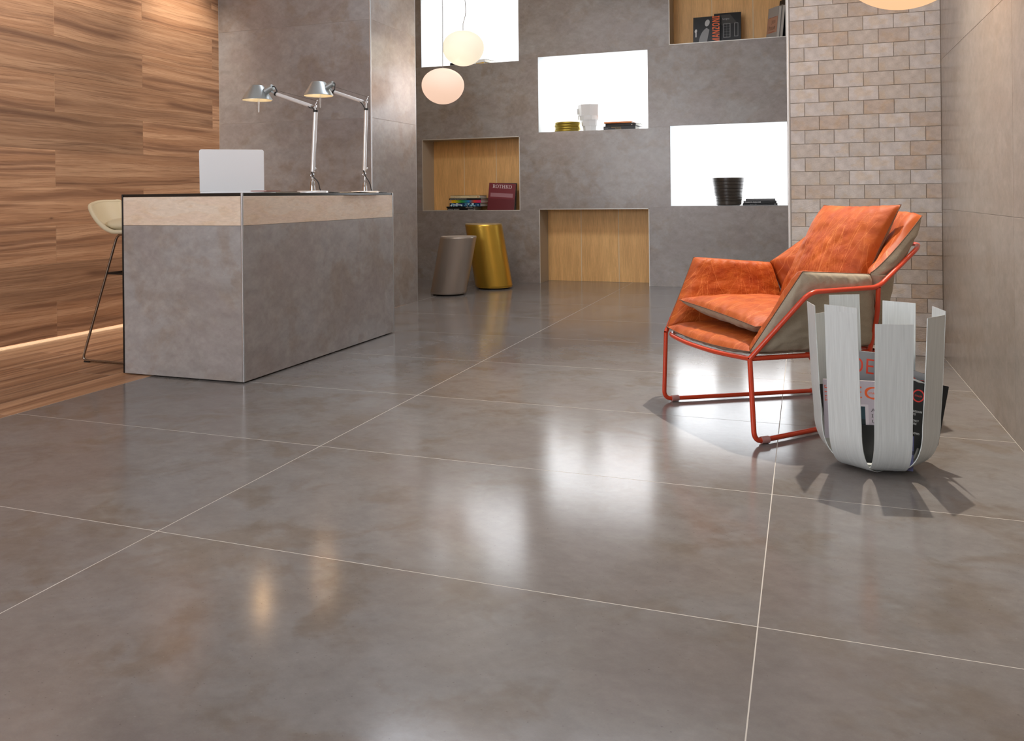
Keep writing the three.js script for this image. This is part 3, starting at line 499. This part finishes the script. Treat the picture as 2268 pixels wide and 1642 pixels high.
{
  // top right wood-backed niche
  const y0 = LINES[5][3] + 0.002, z = ZN - 0.06, G = 'large art books in the niches';
  const manz = std({ roughness: 0.3, map: canvasTex(400, 400, (c, w, h) => {
    c.fillStyle = '#17191b'; c.fillRect(0, 0, w, h);
    c.fillStyle = '#8d8f90'; c.beginPath(); c.moveTo(w * 0.2, h); c.quadraticCurveTo(w * 0.25, h * 0.55, w * 0.5, h * 0.42); c.lineTo(w * 0.6, h * 0.5); c.lineTo(w * 0.5, h); c.fill();
    c.fillStyle = '#b4b6b6'; c.beginPath(); c.ellipse(w * 0.52, h * 0.24, w * 0.085, h * 0.13, 0.3, 0, 6.3); c.fill();
    c.fillStyle = '#c9caca'; c.beginPath(); c.ellipse(w * 0.1, h * 0.52, w * 0.045, h * 0.07, 0.2, 0, 6.3); c.fill(); c.fillRect(w * 0.08, h * 0.55, w * 0.05, h * 0.2);
    c.save(); c.translate(w * 0.84, h * 0.5); c.rotate(-Math.PI / 2); c.scale(1, 1.75); text(c, 'MANZONI', 0, 0, 'bold 84px sans-serif', '#ee6a2b', 'center'); c.restore(); }) });
  book('black photo book with an orange vertical title in the upper right niche', { w: 0.238, h: 0.245, t: 0.022, pos: [-0.93, y0, z - 0.01], color: 0x18191b, front: manz, group: G, q: new THREE.Quaternion().setFromEuler(new THREE.Euler(-0.12, 0, 0)) });
  const seg = std({ roughness: 0.3, map: canvasTex(320, 400, (c, w, h) => {
    c.fillStyle = '#141517'; c.fillRect(0, 0, w, h); c.fillStyle = '#3d3b39'; c.beginPath(); c.moveTo(w * 0.05, 30); c.lineTo(w * 0.6, 20); c.lineTo(w * 0.85, h * 0.35); c.lineTo(w * 0.3, h * 0.42); c.fill();
    c.strokeStyle = '#9b9c9b'; c.lineWidth = 6; c.strokeRect(w * 0.36, h * 0.36, w * 0.24, h * 0.46); c.lineWidth = 2; for (let i = 1; i < 5; i++) { c.beginPath(); c.moveTo(w * 0.36, h * (0.36 + 0.092 * i)); c.lineTo(w * 0.6, h * (0.36 + 0.092 * i)); c.stroke(); } c.beginPath(); c.moveTo(w * 0.48, h * 0.36); c.lineTo(w * 0.48, h * 0.82); c.stroke();
    c.lineWidth = 5; c.strokeRect(w * 0.76, h * 0.36, w * 0.13, h * 0.44); text(c, 'Sergni', w * 0.44, h * 0.2, '30px sans-serif', '#b9b9b9', 'center'); }) });
  book('black photo book with a pale window picture in the upper right niche', { w: 0.235, h: 0.275, t: 0.02, pos: [-0.752, y0, z - 0.045], color: 0x111214, front: seg, group: G, q: new THREE.Quaternion().setFromEuler(new THREE.Euler(-0.14, 0, 0)) });
  const jp = std({ roughness: 0.5, map: canvasTex(256, 320, (c, w, h) => { c.fillStyle = '#a7a5a2'; c.fillRect(0, 0, w, h); c.fillStyle = '#b98f79'; c.fillRect(0, h * 0.3, w, h * 0.48); c.fillStyle = '#9a4a35'; c.fillRect(w * 0.15, h * 0.3, w * 0.7, 4); c.fillRect(w * 0.2, h * 0.74, w * 0.6, 5); text(c, 'Jean', w * 0.62, h * 0.44, '52px sans-serif', '#5b4a42', 'center'); text(c, 'Prouvé', w * 0.5, h * 0.62, '56px sans-serif', '#3f332d', 'center'); }) });
  const lean = (rz, ry = 0.95) => { const q = new THREE.Quaternion().setFromEuler(new THREE.Euler(0, -ry, 0)); return new THREE.Quaternion().setFromEuler(new THREE.Euler(0, 0, rz)).multiply(q); };
  book('grey book with a faded orange cover leaning at the right end of the upper niche', { w: 0.18, h: 0.29, t: 0.03, pos: [-0.312, y0 + 0.001, ZN - 0.215], color: 0xa7a5a2, front: jp, group: G, q: lean(-0.1, 1.05) });
  book('pale grey book leaning behind the faded orange cover', { w: 0.175, h: 0.3, t: 0.026, pos: [-0.278, y0 + 0.001, ZN - 0.222], color: 0x9c9a96, group: G, q: lean(-0.1, 1.05) });
  book('tall dark book standing at the right end of the upper niche', { w: 0.17, h: 0.36, t: 0.028, pos: [-0.226, y0 + 0.001, ZN - 0.235], color: 0x24272a, spine: spineTex('#23272b', (c) => text(c, 'ARCHITETTURA', 60, 24, 'bold 24px sans-serif', '#5d6468')), group: G, q: lean(-0.1, 1.05) });
}
{
  // bright niche in the middle: orange book over two black ones
  const y0 = LINES[3][2] + 0.002, z = ZN - 0.03, G = 'books beside the white faceted vase';
  lying('wide black book with gold lettering, lowest of three in the middle bright niche', -1.752, -1.452, y0, 0.034, 0.21, z, { color: 0x151617, group: G, spine: spineTex('#151617', (c, w) => { text(c, 'Helmut Newton', 130, 16, '20px serif', '#c8a55a'); text(c, 'Fotografie', 190, 36, '20px serif', '#c8a55a'); text(c, 'Bildband', 12, 26, '16px sans-serif', '#9a9a9a'); }) });
  lying('black book between the orange book and the gold-lettered one', -1.744, -1.45, y0 + 0.034, 0.026, 0.24, z - 0.004, { color: 0x1a1b1d, group: G, turn: -0.12, spine: spineTex('#1a1b1d', (c, w) => { c.fillStyle = '#e8e8e8'; c.fillRect(w - 70, 24, 12, 14); }) });
  lying('thin orange book on top of two black books in the middle bright niche', -1.748, -1.488, y0 + 0.06, 0.014, 0.2, z - 0.004, { color: 0xee8a3a, group: G, spine: spineTex('#ee8a3a', (c, w) => { text(c, 'Wallpaper', 220, 26, 'bold 24px sans-serif', '#b5552a'); }) });
}
{
  // right bright niche: grey over two black books
  const y0 = LINES[5][1] + 0.002, z = ZN - 0.03, G = 'books beside the dark ribbed vase';
  lying('wide black book, lowest of three in the right bright niche', -0.512, -0.222, y0, 0.019, 0.2, z, { color: 0x141516, group: G, spine: spineTex('#141516', (c, w) => { text(c, 'Berlin 1961', 110, 24, '20px sans-serif', '#a9a9a9'); c.strokeStyle = '#cfcfcf'; c.lineWidth = 2; c.strokeRect(w - 46, 12, 18, 22); }) });
  lying('black book with bold white lettering, middle of three in the right bright niche', -0.506, -0.23, y0 + 0.019, 0.02, 0.2, z - 0.003, { color: 0x161718, group: G, spine: spineTex('#161718', (c) => text(c, 'FRANCO CARLONI', 14, 24, 'bold 30px sans-serif', '#f0f0f0')) });
  lying('grey book on top of two black books in the right bright niche', -0.486, -0.24, y0 + 0.039, 0.019, 0.19, z - 0.006, { color: 0x6c6d6e, group: G });
}
{
  // upper left bright niche, half hidden by the globe
  const y0 = LINES[1][3] + 0.002, z = ZN - 0.04, G = 'books in the upper left bright niche';
  lying('black book lying behind the higher globe in the upper left niche', -3.30, -3.06, y0, 0.03, 0.2, z, { color: 0x131313, group: G, spine: spineTex('#131313', (c, w) => text(c, 'A', w - 16, 24, 'bold 22px sans-serif', '#dddddd', 'right')) });
  lying('yellow book lying beside the higher globe in the upper left niche', -3.05, -2.95, y0, 0.022, 0.2, z - 0.02, { color: 0xe8b02a, group: G, turn: -0.35 });
  lying('white book with a dark cover edge on top of the yellow one', -3.06, -2.935, y0 + 0.022, 0.03, 0.18, z - 0.02, { color: 0x3a3a3c, group: G, turn: -0.3, spine: std({ color: 0xf2f2f0, roughness: 0.6 }) });
}

// ---------------------------------------------------------------- vases and bowls in the bright niches
{
  const t = thing('ring_bowl', 'low gold bowl built of stacked rings in the middle bright niche', 'bowl', [-2.128, LINES[3][2] + 0.002, ZN - 0.145]);
  const m = std({ color: 0xa8913c, metalness: 0.75, roughness: 0.36 });
  for (let k = 0; k < 4; k++) part('ring', lathe([[0.112, k * 0.0235], [0.122, k * 0.0235 + 0.001], [0.124, k * 0.0235 + 0.012], [0.122, k * 0.0235 + 0.0225], [0.118, k * 0.0235 + 0.0232], [0.112, k * 0.0235 + 0.0228]], 64).translate(k % 2 ? 0.003 : -0.002, 0, 0), m, t);
  part('bottom', cyl(0.113, 0.113, 0.004, 0, 0.002, 0, 48), m, t);
  part('rim_band', rod([-0.07, 0.05, 0.104], [-0.07, 0.085, 0.104], 0.0015), m, t); part('rim_band', rod([0.06, 0.012, 0.109], [0.06, 0.06, 0.109], 0.0015), m, t);
}
{
  const t = thing('faceted_vase', 'white faceted vase of stacked octagonal tiers between gold bowl and books', 'vase', [-1.905, LINES[3][2] + 0.002, ZN - 0.14]);
  const m = std({ color: 0xe6e7e6, roughness: 0.55 });
  const tier = (r0, r1, y0, y1, rot, dx) => { const g = new THREE.CylinderGeometry(r1, r0, y1 - y0, 8, 1, true).toNonIndexed(); g.computeVertexNormals(); const g2 = new THREE.CylinderGeometry(r1 - 0.003, r0 - 0.003, y1 - y0, 8, 1, true).toNonIndexed(); g2.computeVertexNormals(); const lid = new THREE.RingGeometry(r1 - 0.003, r1, 8).rotateX(-Math.PI / 2).translate(0, (y1 - y0) / 2, 0).toNonIndexed(); return mergeGeometries([g, g2, lid]).rotateY(rot).translate(dx, (y0 + y1) / 2, 0); };
  part('tier', tier(0.066, 0.074, 0, 0.055, 0.3, 0.002), m, t); part('tier', tier(0.08, 0.086, 0.052, 0.112, 0.1, 0), m, t); part('tier', tier(0.094, 0.098, 0.105, 0.15, 0.5, -0.006), m, t); part('tier', tier(0.108, 0.113, 0.146, 0.25, 0.25, -0.004), m, t);
  part('bottom', cyl(0.062, 0.062, 0.004, 0, 0.002, 0, 8), m, t);
  for (const q of [[0.055, 0.04, -0.115, 0.19, 0.02], [0.04, 0.035, -0.104, 0.13, 0.03], [0.06, 0.035, 0.098, 0.075, 0.03]]) part('side_tab', box(0.003, q[0], q[1], q[2], q[3], q[4]), m, t);
}
{
  const t = thing('ribbed_vase', 'dark brown tapering vase of stacked offset rings in the right bright niche', 'vase', [-0.641, LINES[5][1] + 0.002, ZN - 0.142]);
  const m = std({ color: 0x3d362f, roughness: 0.32, metalness: 0.1 }), n = 8;
  let y = 0.004; const hs = [0.036, 0.026, 0.026, 0.03, 0.032, 0.032, 0.032, 0.036], r = rng(8);
  for (let k = 0; k < n; k++) { const R = lerp(0.11, 0.14, k / (n - 1)), h = hs[k] * 0.97; part('ring', lathe([[R - 0.012, y], [R - 0.002, y + 0.001], [R, y + 0.004], [R + 0.0025, y + h - 0.002], [R, y + h], [R - 0.012, y + h]], 64).translate((r() - 0.5) * 0.006, 0, (r() - 0.5) * 0.004), m, t); y += h; }
  part('bottom', cyl(0.1, 0.096, 0.006, 0, 0.003, 0, 48), m, t);
}

// ---------------------------------------------------------------- armchair
{
  const t = thing('armchair', 'orange leather armchair with beige fabric shell on an orange-red tube frame', 'armchair', [-0.351, 0, -3.010], -0.9069);
  const Q = (s, d, y) => [s, y, -d];            // s towards the viewer's side, d backwards, y up
  const red = phy({ color: 0xd2401c, roughness: 0.3, clearcoat: 0.5, clearcoatRoughness: 0.2 });
  const leatherMap = (seed) => canvasTex(768, 768, (c, w, h) => {
    const r = rng(seed); c.fillStyle = '#a95019'; c.fillRect(0, 0, w, h);
    for (let i = 0; i < 260; i++) { const x = r() * w, y = r() * h, R = 20 + r() * 90, g = c.createRadialGradient(x, y, 0, x, y, R), k = r(); g.addColorStop(0, k < 0.5 ? 'rgba(140,50,14,0.34)' : 'rgba(214,116,40,0.3)'); g.addColorStop(1, 'rgba(180,80,40,0)'); c.fillStyle = g; c.fillRect(x - R, y - R, 2 * R, 2 * R); }
    for (let i = 0; i < 70; i++) { const x = r() * w, a = Math.PI / 2 + (r() - 0.5) * 0.7, L = 120 + r() * 520; let px = x, py = r() * h * 0.7; c.strokeStyle = `rgba(236,152,92,${0.24 + r() * 0.4})`; c.lineWidth = 1.2 + r() * 2.0; c.beginPath(); c.moveTo(px, py); let aa = a; for (let k = 0; k < L / 14; k++) { aa += (r() - 0.5) * 0.16; px += Math.cos(aa) * 14; py += Math.sin(aa) * 14; c.lineTo(px, py); } c.stroke(); }
    for (let i = 0; i < 260; i++) { let px = r() * w, py = r() * h, aa = r() * 6.28; c.strokeStyle = `rgba(230,140,80,${0.18 + r() * 0.26})`; c.lineWidth = 1.2 + r() * 1.4; c.beginPath(); c.moveTo(px, py); for (let k = 0; k < 4 + r() * 6; k++) { aa += (r() - 0.5) * 1.1; px += Math.cos(aa) * 9; py += Math.sin(aa) * 9; c.lineTo(px, py); } c.stroke(); }
  });
  const lb = dataTex(256, 256, (x, y) => 255 * (0.6 * fbm(x / 24, y / 24, 4) + 0.4 * fbm(x / 4, y / 4, 2)), false);
  const leathers = [1, 2, 3].map(s => phy({ map: leatherMap(s), roughness: 0.55, specularIntensity: 0.55, bumpMap: lb, bumpScale: 0.0012 }));
  const fabTex = dataTex(256, 256, (x, y) => { const n = (vnoise(x * 0.7, y * 0.7) - 0.5) * 20 + (fbm(x / 30, y / 30, 3) - 0.5) * 10; return [172 + n, 160 + n, 140 + n]; }); fabTex.repeat.set(3, 3);
  const fabric = phy({ map: fabTex, roughness: 0.95, sheen: 0.25, sheenRoughness: 0.6, sheenColor: new THREE.Color(0.7, 0.66, 0.58) });

  const seamMat = std({ color: 0x6a4a36, roughness: 0.8 });
  // frame
  const R = 0.0085;
  for (const s of [1, -1]) {
    const leg = part('sled_leg', tube([Q(0.283 * s, 0.0, 0.282), Q(0.304 * s, 0.0, 0.0125), Q(0.19 * s, 0.71, 0.0125), Q(0.22 * s, 0.56, 0.262)], R, 0.035, 160, 12), red, t);
    part('arm_strut', tube([Q(0.318 * s, 0.5, 0.5), Q(0.3 * s, 0.512, 0.4), Q(0.25 * s, 0.52, 0.264)], R, 0.05, 60, 12), red, t);
    for (const d of [0.045, 0.64]) part('foot_sleeve', new THREE.CylinderGeometry(R + 0.0035, R + 0.0035, 0.03, 16, 1).rotateX(Math.PI / 2).translate(...Q((0.304 - 0.16 * d) * s, d, 0.0125)), std({ color: 0xb5837c, roughness: 0.6 }), leg);
  }
  part('arm_rail', tube([Q(0.283, 0, 0.282), Q(0.376, 0.168, 0.505), Q(0.318, 0.5, 0.5), Q(0.245, 0.742, 0.621), Q(0.15, 0.845, 0.63), Q(-0.15, 0.845, 0.63), Q(-0.245, 0.742, 0.621), Q(-0.318, 0.5, 0.5), Q(-0.376, 0.168, 0.505), Q(-0.283, 0, 0.282)], R, 0.04, 360, 12), red, t);
  part('seat_frame', tube([Q(0.283, 0, 0.282), Q(0.1, -0.022, 0.274), Q(-0.1, -0.022, 0.274), Q(-0.283, 0, 0.282), Q(-0.25, 0.56, 0.262), Q(0.25, 0.56, 0.262), Q(0.283, 0, 0.282)], R, 0.08, 240, 12), red, t);

  // soft panels: a middle surface P(u,v) padded to both sides and closed at a seam
  const bul = (u, v, p) => Math.pow(Math.max(0, (1 - Math.pow(Math.abs(2 * u - 1), p)) * (1 - Math.pow(Math.abs(2 * v - 1), p))), 0.5);
  function pad(P, ti, to, p, names_, mats, wr = 0.003, seed = 1, nu = 56, nv = 56, pIn = p) {
    const e = 0.002, sub = (a, b) => [a[0] - b[0], a[1] - b[1], a[2] - b[2]];
    const N = (u, v) => { const a = sub(P(Math.min(1, u + e), v), P(Math.max(0, u - e), v)), b = sub(P(u, Math.min(1, v + e)), P(u, Math.max(0, v - e))); const n = [a[1] * b[2] - a[2] * b[1], a[2] * b[0] - a[0] * b[2], a[0] * b[1] - a[1] * b[0]], l = Math.hypot(...n) || 1; return n.map(q => q / l); };
    const side = (k, th) => (u, v) => { const c = P(u, v), n = N(u, v), b = bul(u, v, k > 0 ? pIn : p); const edge = Math.min(u, 1 - u, v, 1 - v); const w = wr * (fbm(u * 9 + seed * 7, v * 9 + seed * 3, 3) - 0.5) * 2 * Math.min(1, b * 2.2) + wr * 0.35 * Math.sin((u + v * 0.3) * 60 + 6 * vnoise(u * 8, v * 8 + seed)) * sstep(0.16, 0.02, edge) * Math.min(1, b * 3); const f = k * (th * b + w); return [c[0] + n[0] * f, c[1] + n[1] * f, c[2] + n[2] * f]; };
    const a = part(names_[0], patch(side(1, ti), nu, nv), mats[0], t), b = part(names_[1], patch(side(-1, to), nu, nv, true), mats[1], t);
    // welt along the seam
    const rim = []; for (let i = 0; i < 40; i++) rim.push(P(i / 40, 0)); for (let i = 0; i < 40; i++) rim.push(P(1, i / 40)); for (let i = 0; i < 40; i++) rim.push(P(1 - i / 40, 1)); for (let i = 0; i < 40; i++) rim.push(P(0, 1 - i / 40));
    part('seam', new THREE.TubeGeometry(new THREE.CatmullRomCurve3(rim.map(q => new THREE.Vector3(...q)), true, 'centripetal'), 240, 0.0016, 6, true), seamMat, b);
    return [a, b];
  }
  const bil = (a, b, c, d) => (u, v) => [0, 1, 2].map(i => lerp(lerp(a[i], b[i], u), lerp(d[i], c[i], u), v));   // a(0,0) b(1,0) c(1,1) d(0,1)
  // seat base, normal upwards
  pad((() => { const f = bil(Q(-0.277, 0.0, 0.305), Q(0.277, 0.0, 0.305), Q(0.24, 0.57, 0.285), Q(-0.24, 0.57, 0.285)); return (u, v) => { const q = f(u, v); q[2] += 0.018 * (1 - (2 * u - 1) ** 2) * (1 - v); q[1] -= 0.010 * (1 - (2 * u - 1) ** 2) * (1 - v); return q; }; })(), 0.042, 0.026, 4, ['seat_base_leather', 'seat_base_fabric'], [leathers[1], fabric], 0.004, 2);
  // arms: inner leather, outer fabric; normal towards the seat
  const armQ = (s) => { const a = Q(0.277 * s, 0.0, 0.30), b = Q(0.246 * s, 0.56, 0.285), c = Q(0.287 * s, 0.492, 0.543), d = Q(0.345 * s, 0.165, 0.57); return s > 0 ? bil(b, a, d, c) : bil(a, b, c, d); };
  pad((u, v) => armQ(1)(1 - u, v), -0.042, -0.03, 5, ['arm_leather', 'arm_fabric'], [leathers[0], fabric], 0.004, 3, 72, 72, 12);
  pad((u, v) => armQ(-1)(1 - u, v), -0.042, -0.03, 5, ['arm_leather', 'arm_fabric'], [leathers[2], fabric], 0.003, 4, 72, 72, 12);
  // back: wraps forward at both sides
  const backP = (u, v) => {
    const w = 2 * u - 1, k = v < 0.5 ? v * 2 : (v - 0.5) * 2;
    const S = v < 0.5 ? lerp(0.24, 0.287, k) : lerp(0.287, 0.225, Math.pow(k, 1.3)), Y = v < 0.5 ? lerp(0.28, 0.545, k) : lerp(0.545, 0.742, k);
    const De = v < 0.5 ? lerp(0.585, 0.493, k) : lerp(0.493, 0.79, Math.pow(k, 0.92)), Dc = lerp(0.60, 0.815, v), m = Math.pow(Math.abs(w), 2.6);
    return Q(S * w, lerp(Dc, De, m), Y + 0.012 * (1 - w * w) * v);
  };
  pad(backP, 0.036, 0.05, 6, ['back_leather', 'back_fabric'], [leathers[2], fabric], 0.005, 5, 80, 80, 10);
  // loose cushions
  const pull = (f, k) => (u, v) => { const uu = u + k * (0.5 - u) * (1 - Math.pow(2 * v - 1, 2)) * 0.0 + k * Math.sin(Math.PI * v) * (0.5 - u), vv = v + k * Math.sin(Math.PI * u) * (0.5 - v); return f(uu, vv); };
  pad(pull(bil(Q(-0.258, 0.045, 0.412), Q(0.25, 0.045, 0.38), Q(0.228, 0.53, 0.372), Q(-0.228, 0.53, 0.382)), 0.05), 0.048, 0.056, 3.0, ['seat_cushion_leather', 'seat_cushion_fabric'], [leathers[1], fabric], 0.005, 6);
  pad(pull(bil(Q(-0.215, 0.472, 0.385), Q(0.215, 0.472, 0.385), Q(0.205, 0.712, 0.783), Q(-0.205, 0.702, 0.778)), 0.05), 0.078, 0.05, 2.5, ['back_cushion_leather', 'back_cushion_fabric'], [leathers[0], fabric], 0.005, 7, 72, 72);
}

// ---------------------------------------------------------------- magazine basket and magazines
{
  const BC = [0.1983, -2.7027];
  const t = thing('magazine_basket', 'brushed aluminium magazine basket of curved upright strips beside the armchair', 'magazine basket', [BC[0], 0, BC[1]]);
  const brush = dataTex(256, 512, (x, y) => { const n = (fbm(x / 1.6, y / 60, 3) - 0.5) * 22 + (fbm(x / 12, y / 60, 3) - 0.5) * 14; return [220 + n, 226 + n, 225 + n]; });
  const alu = std({ map: brush, metalness: 0.15, roughness: 0.5 });
  const strip = (phiB, phiA, hA, hB, lift, W = 0.104) => {
    const R = 0.183, rb = 0.15, flat = 0.05;
    const half = (h) => { const a = [[flat * 0.0, lift], [flat, lift]]; for (let i = 1; i <= 14; i++) { const q = i / 14 * Math.PI / 2; a.push([flat + (R - 0.012 - flat) * Math.pow(Math.sin(q), 0.8), lift + rb * (1 - Math.pow(Math.cos(q), 0.8))]); } a.push([R - 0.006, 0.24], [R, h * 0.75], [R + 0.005, h]); return a; };
    const A = half(hA).map(([r, y]) => [-r, y]).reverse(), B = half(hB).slice(1); const pr = [...A, ...B], n = pr.length, th = 0.0022;
    const nor = pr.map((p, i) => { const a = pr[Math.max(0, i - 1)], b = pr[Math.min(n - 1, i + 1)], dx = b[0] - a[0], dy = b[1] - a[1], l = Math.hypot(dx, dy); return [-dy / l, dx / l]; });
    const len = [0]; for (let i = 1; i < n; i++) len.push(len[i - 1] + Math.hypot(pr[i][0] - pr[i - 1][0], pr[i][1] - pr[i - 1][1]));
    const pos = [], uv = [], idx = []; const ring = [[-W / 2, 0], [W / 2, 0], [W / 2, 0], [W / 2, 1], [W / 2, 1], [-W / 2, 1], [-W / 2, 1], [-W / 2, 0]];
    for (let i = 0; i < n; i++) for (const [s, k] of ring) { const phi = lerp(phiA, phiB, sstep(-0.07, 0.07, pr[i][0])), ex = Math.sin(phi), ez = Math.cos(phi), sx = Math.cos(phi), sz = -Math.sin(phi), r = pr[i][0] + nor[i][0] * th * k, y = pr[i][1] + nor[i][1] * th * k; pos.push(ex * r + sx * s, y, ez * r + sz * s); uv.push(s / W + 0.5, len[i] / 0.6); }
    for (let i = 0; i < n - 1; i++) for (let e = 0; e < 4; e++) { const a = i * 8 + e * 2, b = a + 1, c = a + 8, d = b + 8; idx.push(a, b, c, b, d, c); }
    for (const i of [0, n - 1]) { const o = i * 8; idx.push(o, o + 2, o + 4, o, o + 4, o + 6); }
    const g = new THREE.BufferGeometry(); g.setAttribute('position', new THREE.Float32BufferAttribute(pos, 3)); g.setAttribute('uv', new THREE.Float32BufferAttribute(uv, 2)); g.setIndex(idx); g.computeVertexNormals(); return g;
  };
  // phi: direction of the +r end, seen from the camera axis; view direction to this basket is nearly -z
  const ph0 = -0.0735;
  [[-29, -23, 0.498, 0.476, 0.0012], [16, 29, 0.455, 0.494, 0.0036], [61, 61, 0.47, 0.44, 0.006], [106, 106, 0.475, 0.488, 0.0084]].forEach(([d, e, hB, hA, lift]) => part('metal_strip', strip(d * Math.PI / 180 + ph0, e * Math.PI / 180 + ph0, hA, hB, lift), alu, t, 'brushed aluminium strip bent upwards at both ends'));
  part('rivet', cyl(0.008, 0.008, 0.003, 0, 0.0125, 0, 20), chrome, t);

  // magazines: axes around the basket as seen by the viewer: right r, towards viewer f
  const r = [0.9973, 0, 0.0733], f = [-0.0733, 0, 0.9973];
  const W = (a, y, b) => [BC[0] + r[0] * a + f[0] * b, y, BC[1] + r[2] * a + f[2] * b];
  const yaw0 = Math.atan2(f[0], f[2]);
  function magazine(label, a, y, b, w, h, T, yaw, tilt, roll, cover, backCol = 0x202224) {
    const g = thing('magazine', label, 'magazine', W(a, y, b), 0, 'magazines in the aluminium basket');
    g.rotation.order = 'YXZ'; g.rotation.set(tilt, yaw0 + yaw, roll);
    place(part('front_cover', plateC(w, h, 0.0006, 0.0001), cover, g), 0, h / 2, T / 2);
    part('back_cover', box(w, h, 0.0006, 0, h / 2, -T / 2), std({ color: backCol, roughness: 0.35 }), g);
    part('pages', box(w - 0.002, h - 0.002, T - 0.0012, 0, h / 2, 0), pageMat, g);
  }
  const cov = (w, h, draw) => std({ roughness: 0.28, map: canvasTex(w, h, draw) });
  const lilac = cov(420, 560, (c, w, h) => { c.fillStyle = '#b9b2c0'; c.fillRect(0, 0, w, h); c.save(); c.translate(34, 210); c.rotate(-Math.PI / 2); text(c, 'ELLE', 0, 0, '64px serif', '#e2532b'); c.restore(); text(c, 'DEC', 70, 110, '150px sans-serif', '#e8602c'); c.strokeStyle = '#e8602c'; c.lineWidth = 13; c.beginPath(); c.arc(322, 112, 52, 0, 6.3); c.stroke(); text(c, 'ITALIA', 322, 114, 'bold 24px sans-serif', '#e8602c', 'center'); text(c, 'R', 376, 110, '150px sans-serif', '#e8602c'); c.fillStyle = '#cfc9d4'; c.fillRect(60, 220, 220, 260); c.fillStyle = '#1f3f4c'; c.fillRect(80, 240, 180, 215); c.fillStyle = '#10222b'; c.fillRect(80, 360, 180, 95); ['ABITARE', 'IN', 'UN', 'FILO'].forEach((s, i) => text(c, s, 296, 270 + i * 52, '44px sans-serif', '#222222')); });
  const blackCov = cov(420, 560, (c, w, h) => { c.fillStyle = '#3a3b3e'; c.fillRect(0, 0, w, h); c.fillStyle = '#8e8f92'; c.beginPath(); c.moveTo(0, 0); c.lineTo(190, 0); c.lineTo(70, 300); c.lineTo(0, 420); c.fill(); c.fillStyle = '#121315'; c.fillRect(200, 0, 220, h); text(c, 'DEC', 6, 110, '120px sans-serif', '#d83a34'); c.strokeStyle = '#d83a34'; c.lineWidth = 12; c.beginPath(); c.arc(270, 112, 50, 0, 6.3); c.stroke(); text(c, 'ITALIA', 270, 114, 'bold 22px sans-serif', '#d83a34', 'center'); text(c, 'R', 330, 110, '120px sans-serif', '#d83a34'); ['ORIGINAL DESIGN', 'APARTMENTS', 'DECODECO', 'TRENDS AGENCY', 'ARCHITECTURE', 'INTERIORS', 'PROJECTS', 'FAIRS AND SHOWS'].forEach((s, i) => text(c, s, 120, 250 + i * 27, 'bold 23px sans-serif', '#c9cbcc')); c.fillStyle = '#41606b'; c.fillRect(120, 480, 160, 60); });
  const greyCov = cov(420, 560, (c, w, h) => { c.fillStyle = '#8f9093'; c.fillRect(0, 0, w, h); text(c, 'DECO', 20, 100, '140px sans-serif', '#e2432a'); c.fillStyle = '#6d6e71'; c.fillRect(0, 200, w, 360); });
  const framed = cov(420, 560, (c, w, h) => { c.fillStyle = '#dcdcd8'; c.fillRect(0, 0, w, h); c.fillStyle = '#17181a'; c.fillRect(14, 14, w - 28, h - 28); text(c, 'INTERNI', 200, 120, '80px sans-serif', '#d8412c'); });
  const dbl = cov(420, 560, (c, w, h) => { c.fillStyle = '#b7b8ba'; c.fillRect(0, 0, w, h); text(c, 'CASA DOUBLEFACE', 10, 50, '44px sans-serif', '#2a2a2c'); c.fillStyle = '#77787c'; c.fillRect(0, 110, w, 90); });
  const blue = cov(420, 560, (c, w, h) => { c.fillStyle = '#5b5f8a'; c.fillRect(0, 0, w, h); c.fillStyle = '#2b2d4a'; c.fillRect(0, 240, w, 60); });
  const darkC = cov(64, 64, (c, w, h) => { c.fillStyle = '#15171a'; c.fillRect(0, 0, w, h); });
  magazine('lilac magazine with orange title letters at the front of the basket', -0.048, 0.08, 0.05, 0.19, 0.178, 0.012, 0.0, -0.06, 0.03, lilac, 0xb9b2c0);
  magazine('black and grey magazine with red title letters at the right of the basket', 0.08, 0.075, 0.04, 0.125, 0.19, 0.010, 0.12, -0.08, -0.14, blackCov, 0x17181a);
  magazine('grey magazine standing tallest at the back of the basket', 0.0, 0.06, -0.092, 0.18, 0.26, 0.012, -0.1, -0.06, -0.04, greyCov);
  magazine('grey magazine tilted to the right in the middle of the basket', 0.03, 0.05, -0.036, 0.15, 0.245, 0.008, 0.05, -0.08, -0.3, greyCov);
  magazine('dark magazine with a white border tilted in the middle of the basket', 0.045, 0.05, 0.008, 0.13, 0.225, 0.008, 0.02, -0.08, -0.34, framed);
  magazine('pale grey magazine with black title behind the right strips of the basket', 0.075, 0.06, -0.062, 0.14, 0.215, 0.01, 0.15, -0.05, -0.12, dbl);
  magazine('black magazine poking out of the right side of the basket', 0.12, 0.075, -0.018, 0.11, 0.18, 0.006, 0.3, -0.04, -0.2, darkC, 0x111111);
  magazine('black magazine leaning at the left inside of the basket', -0.08, 0.08, 0.022, 0.12, 0.16, 0.008, -0.15, -0.1, 0.16, darkC, 0x15171a);
  magazine('small black magazine at the bottom of the basket between its front strips', -0.012, 0.02, 0.068, 0.1, 0.11, 0.006, 0.05, -0.1, 0.05, darkC, 0x15171a);
  magazine('blue magazine corner sticking out at the bottom right of the basket', 0.055, 0.016, 0.085, 0.09, 0.1, 0.004, 0.15, -0.35, -0.1, blue, 0x4a4e77);
}

scene.traverse(o => { if (o.isMesh) { o.castShadow = true; o.receiveShadow = true; } });
renderer.render(scene, camera);
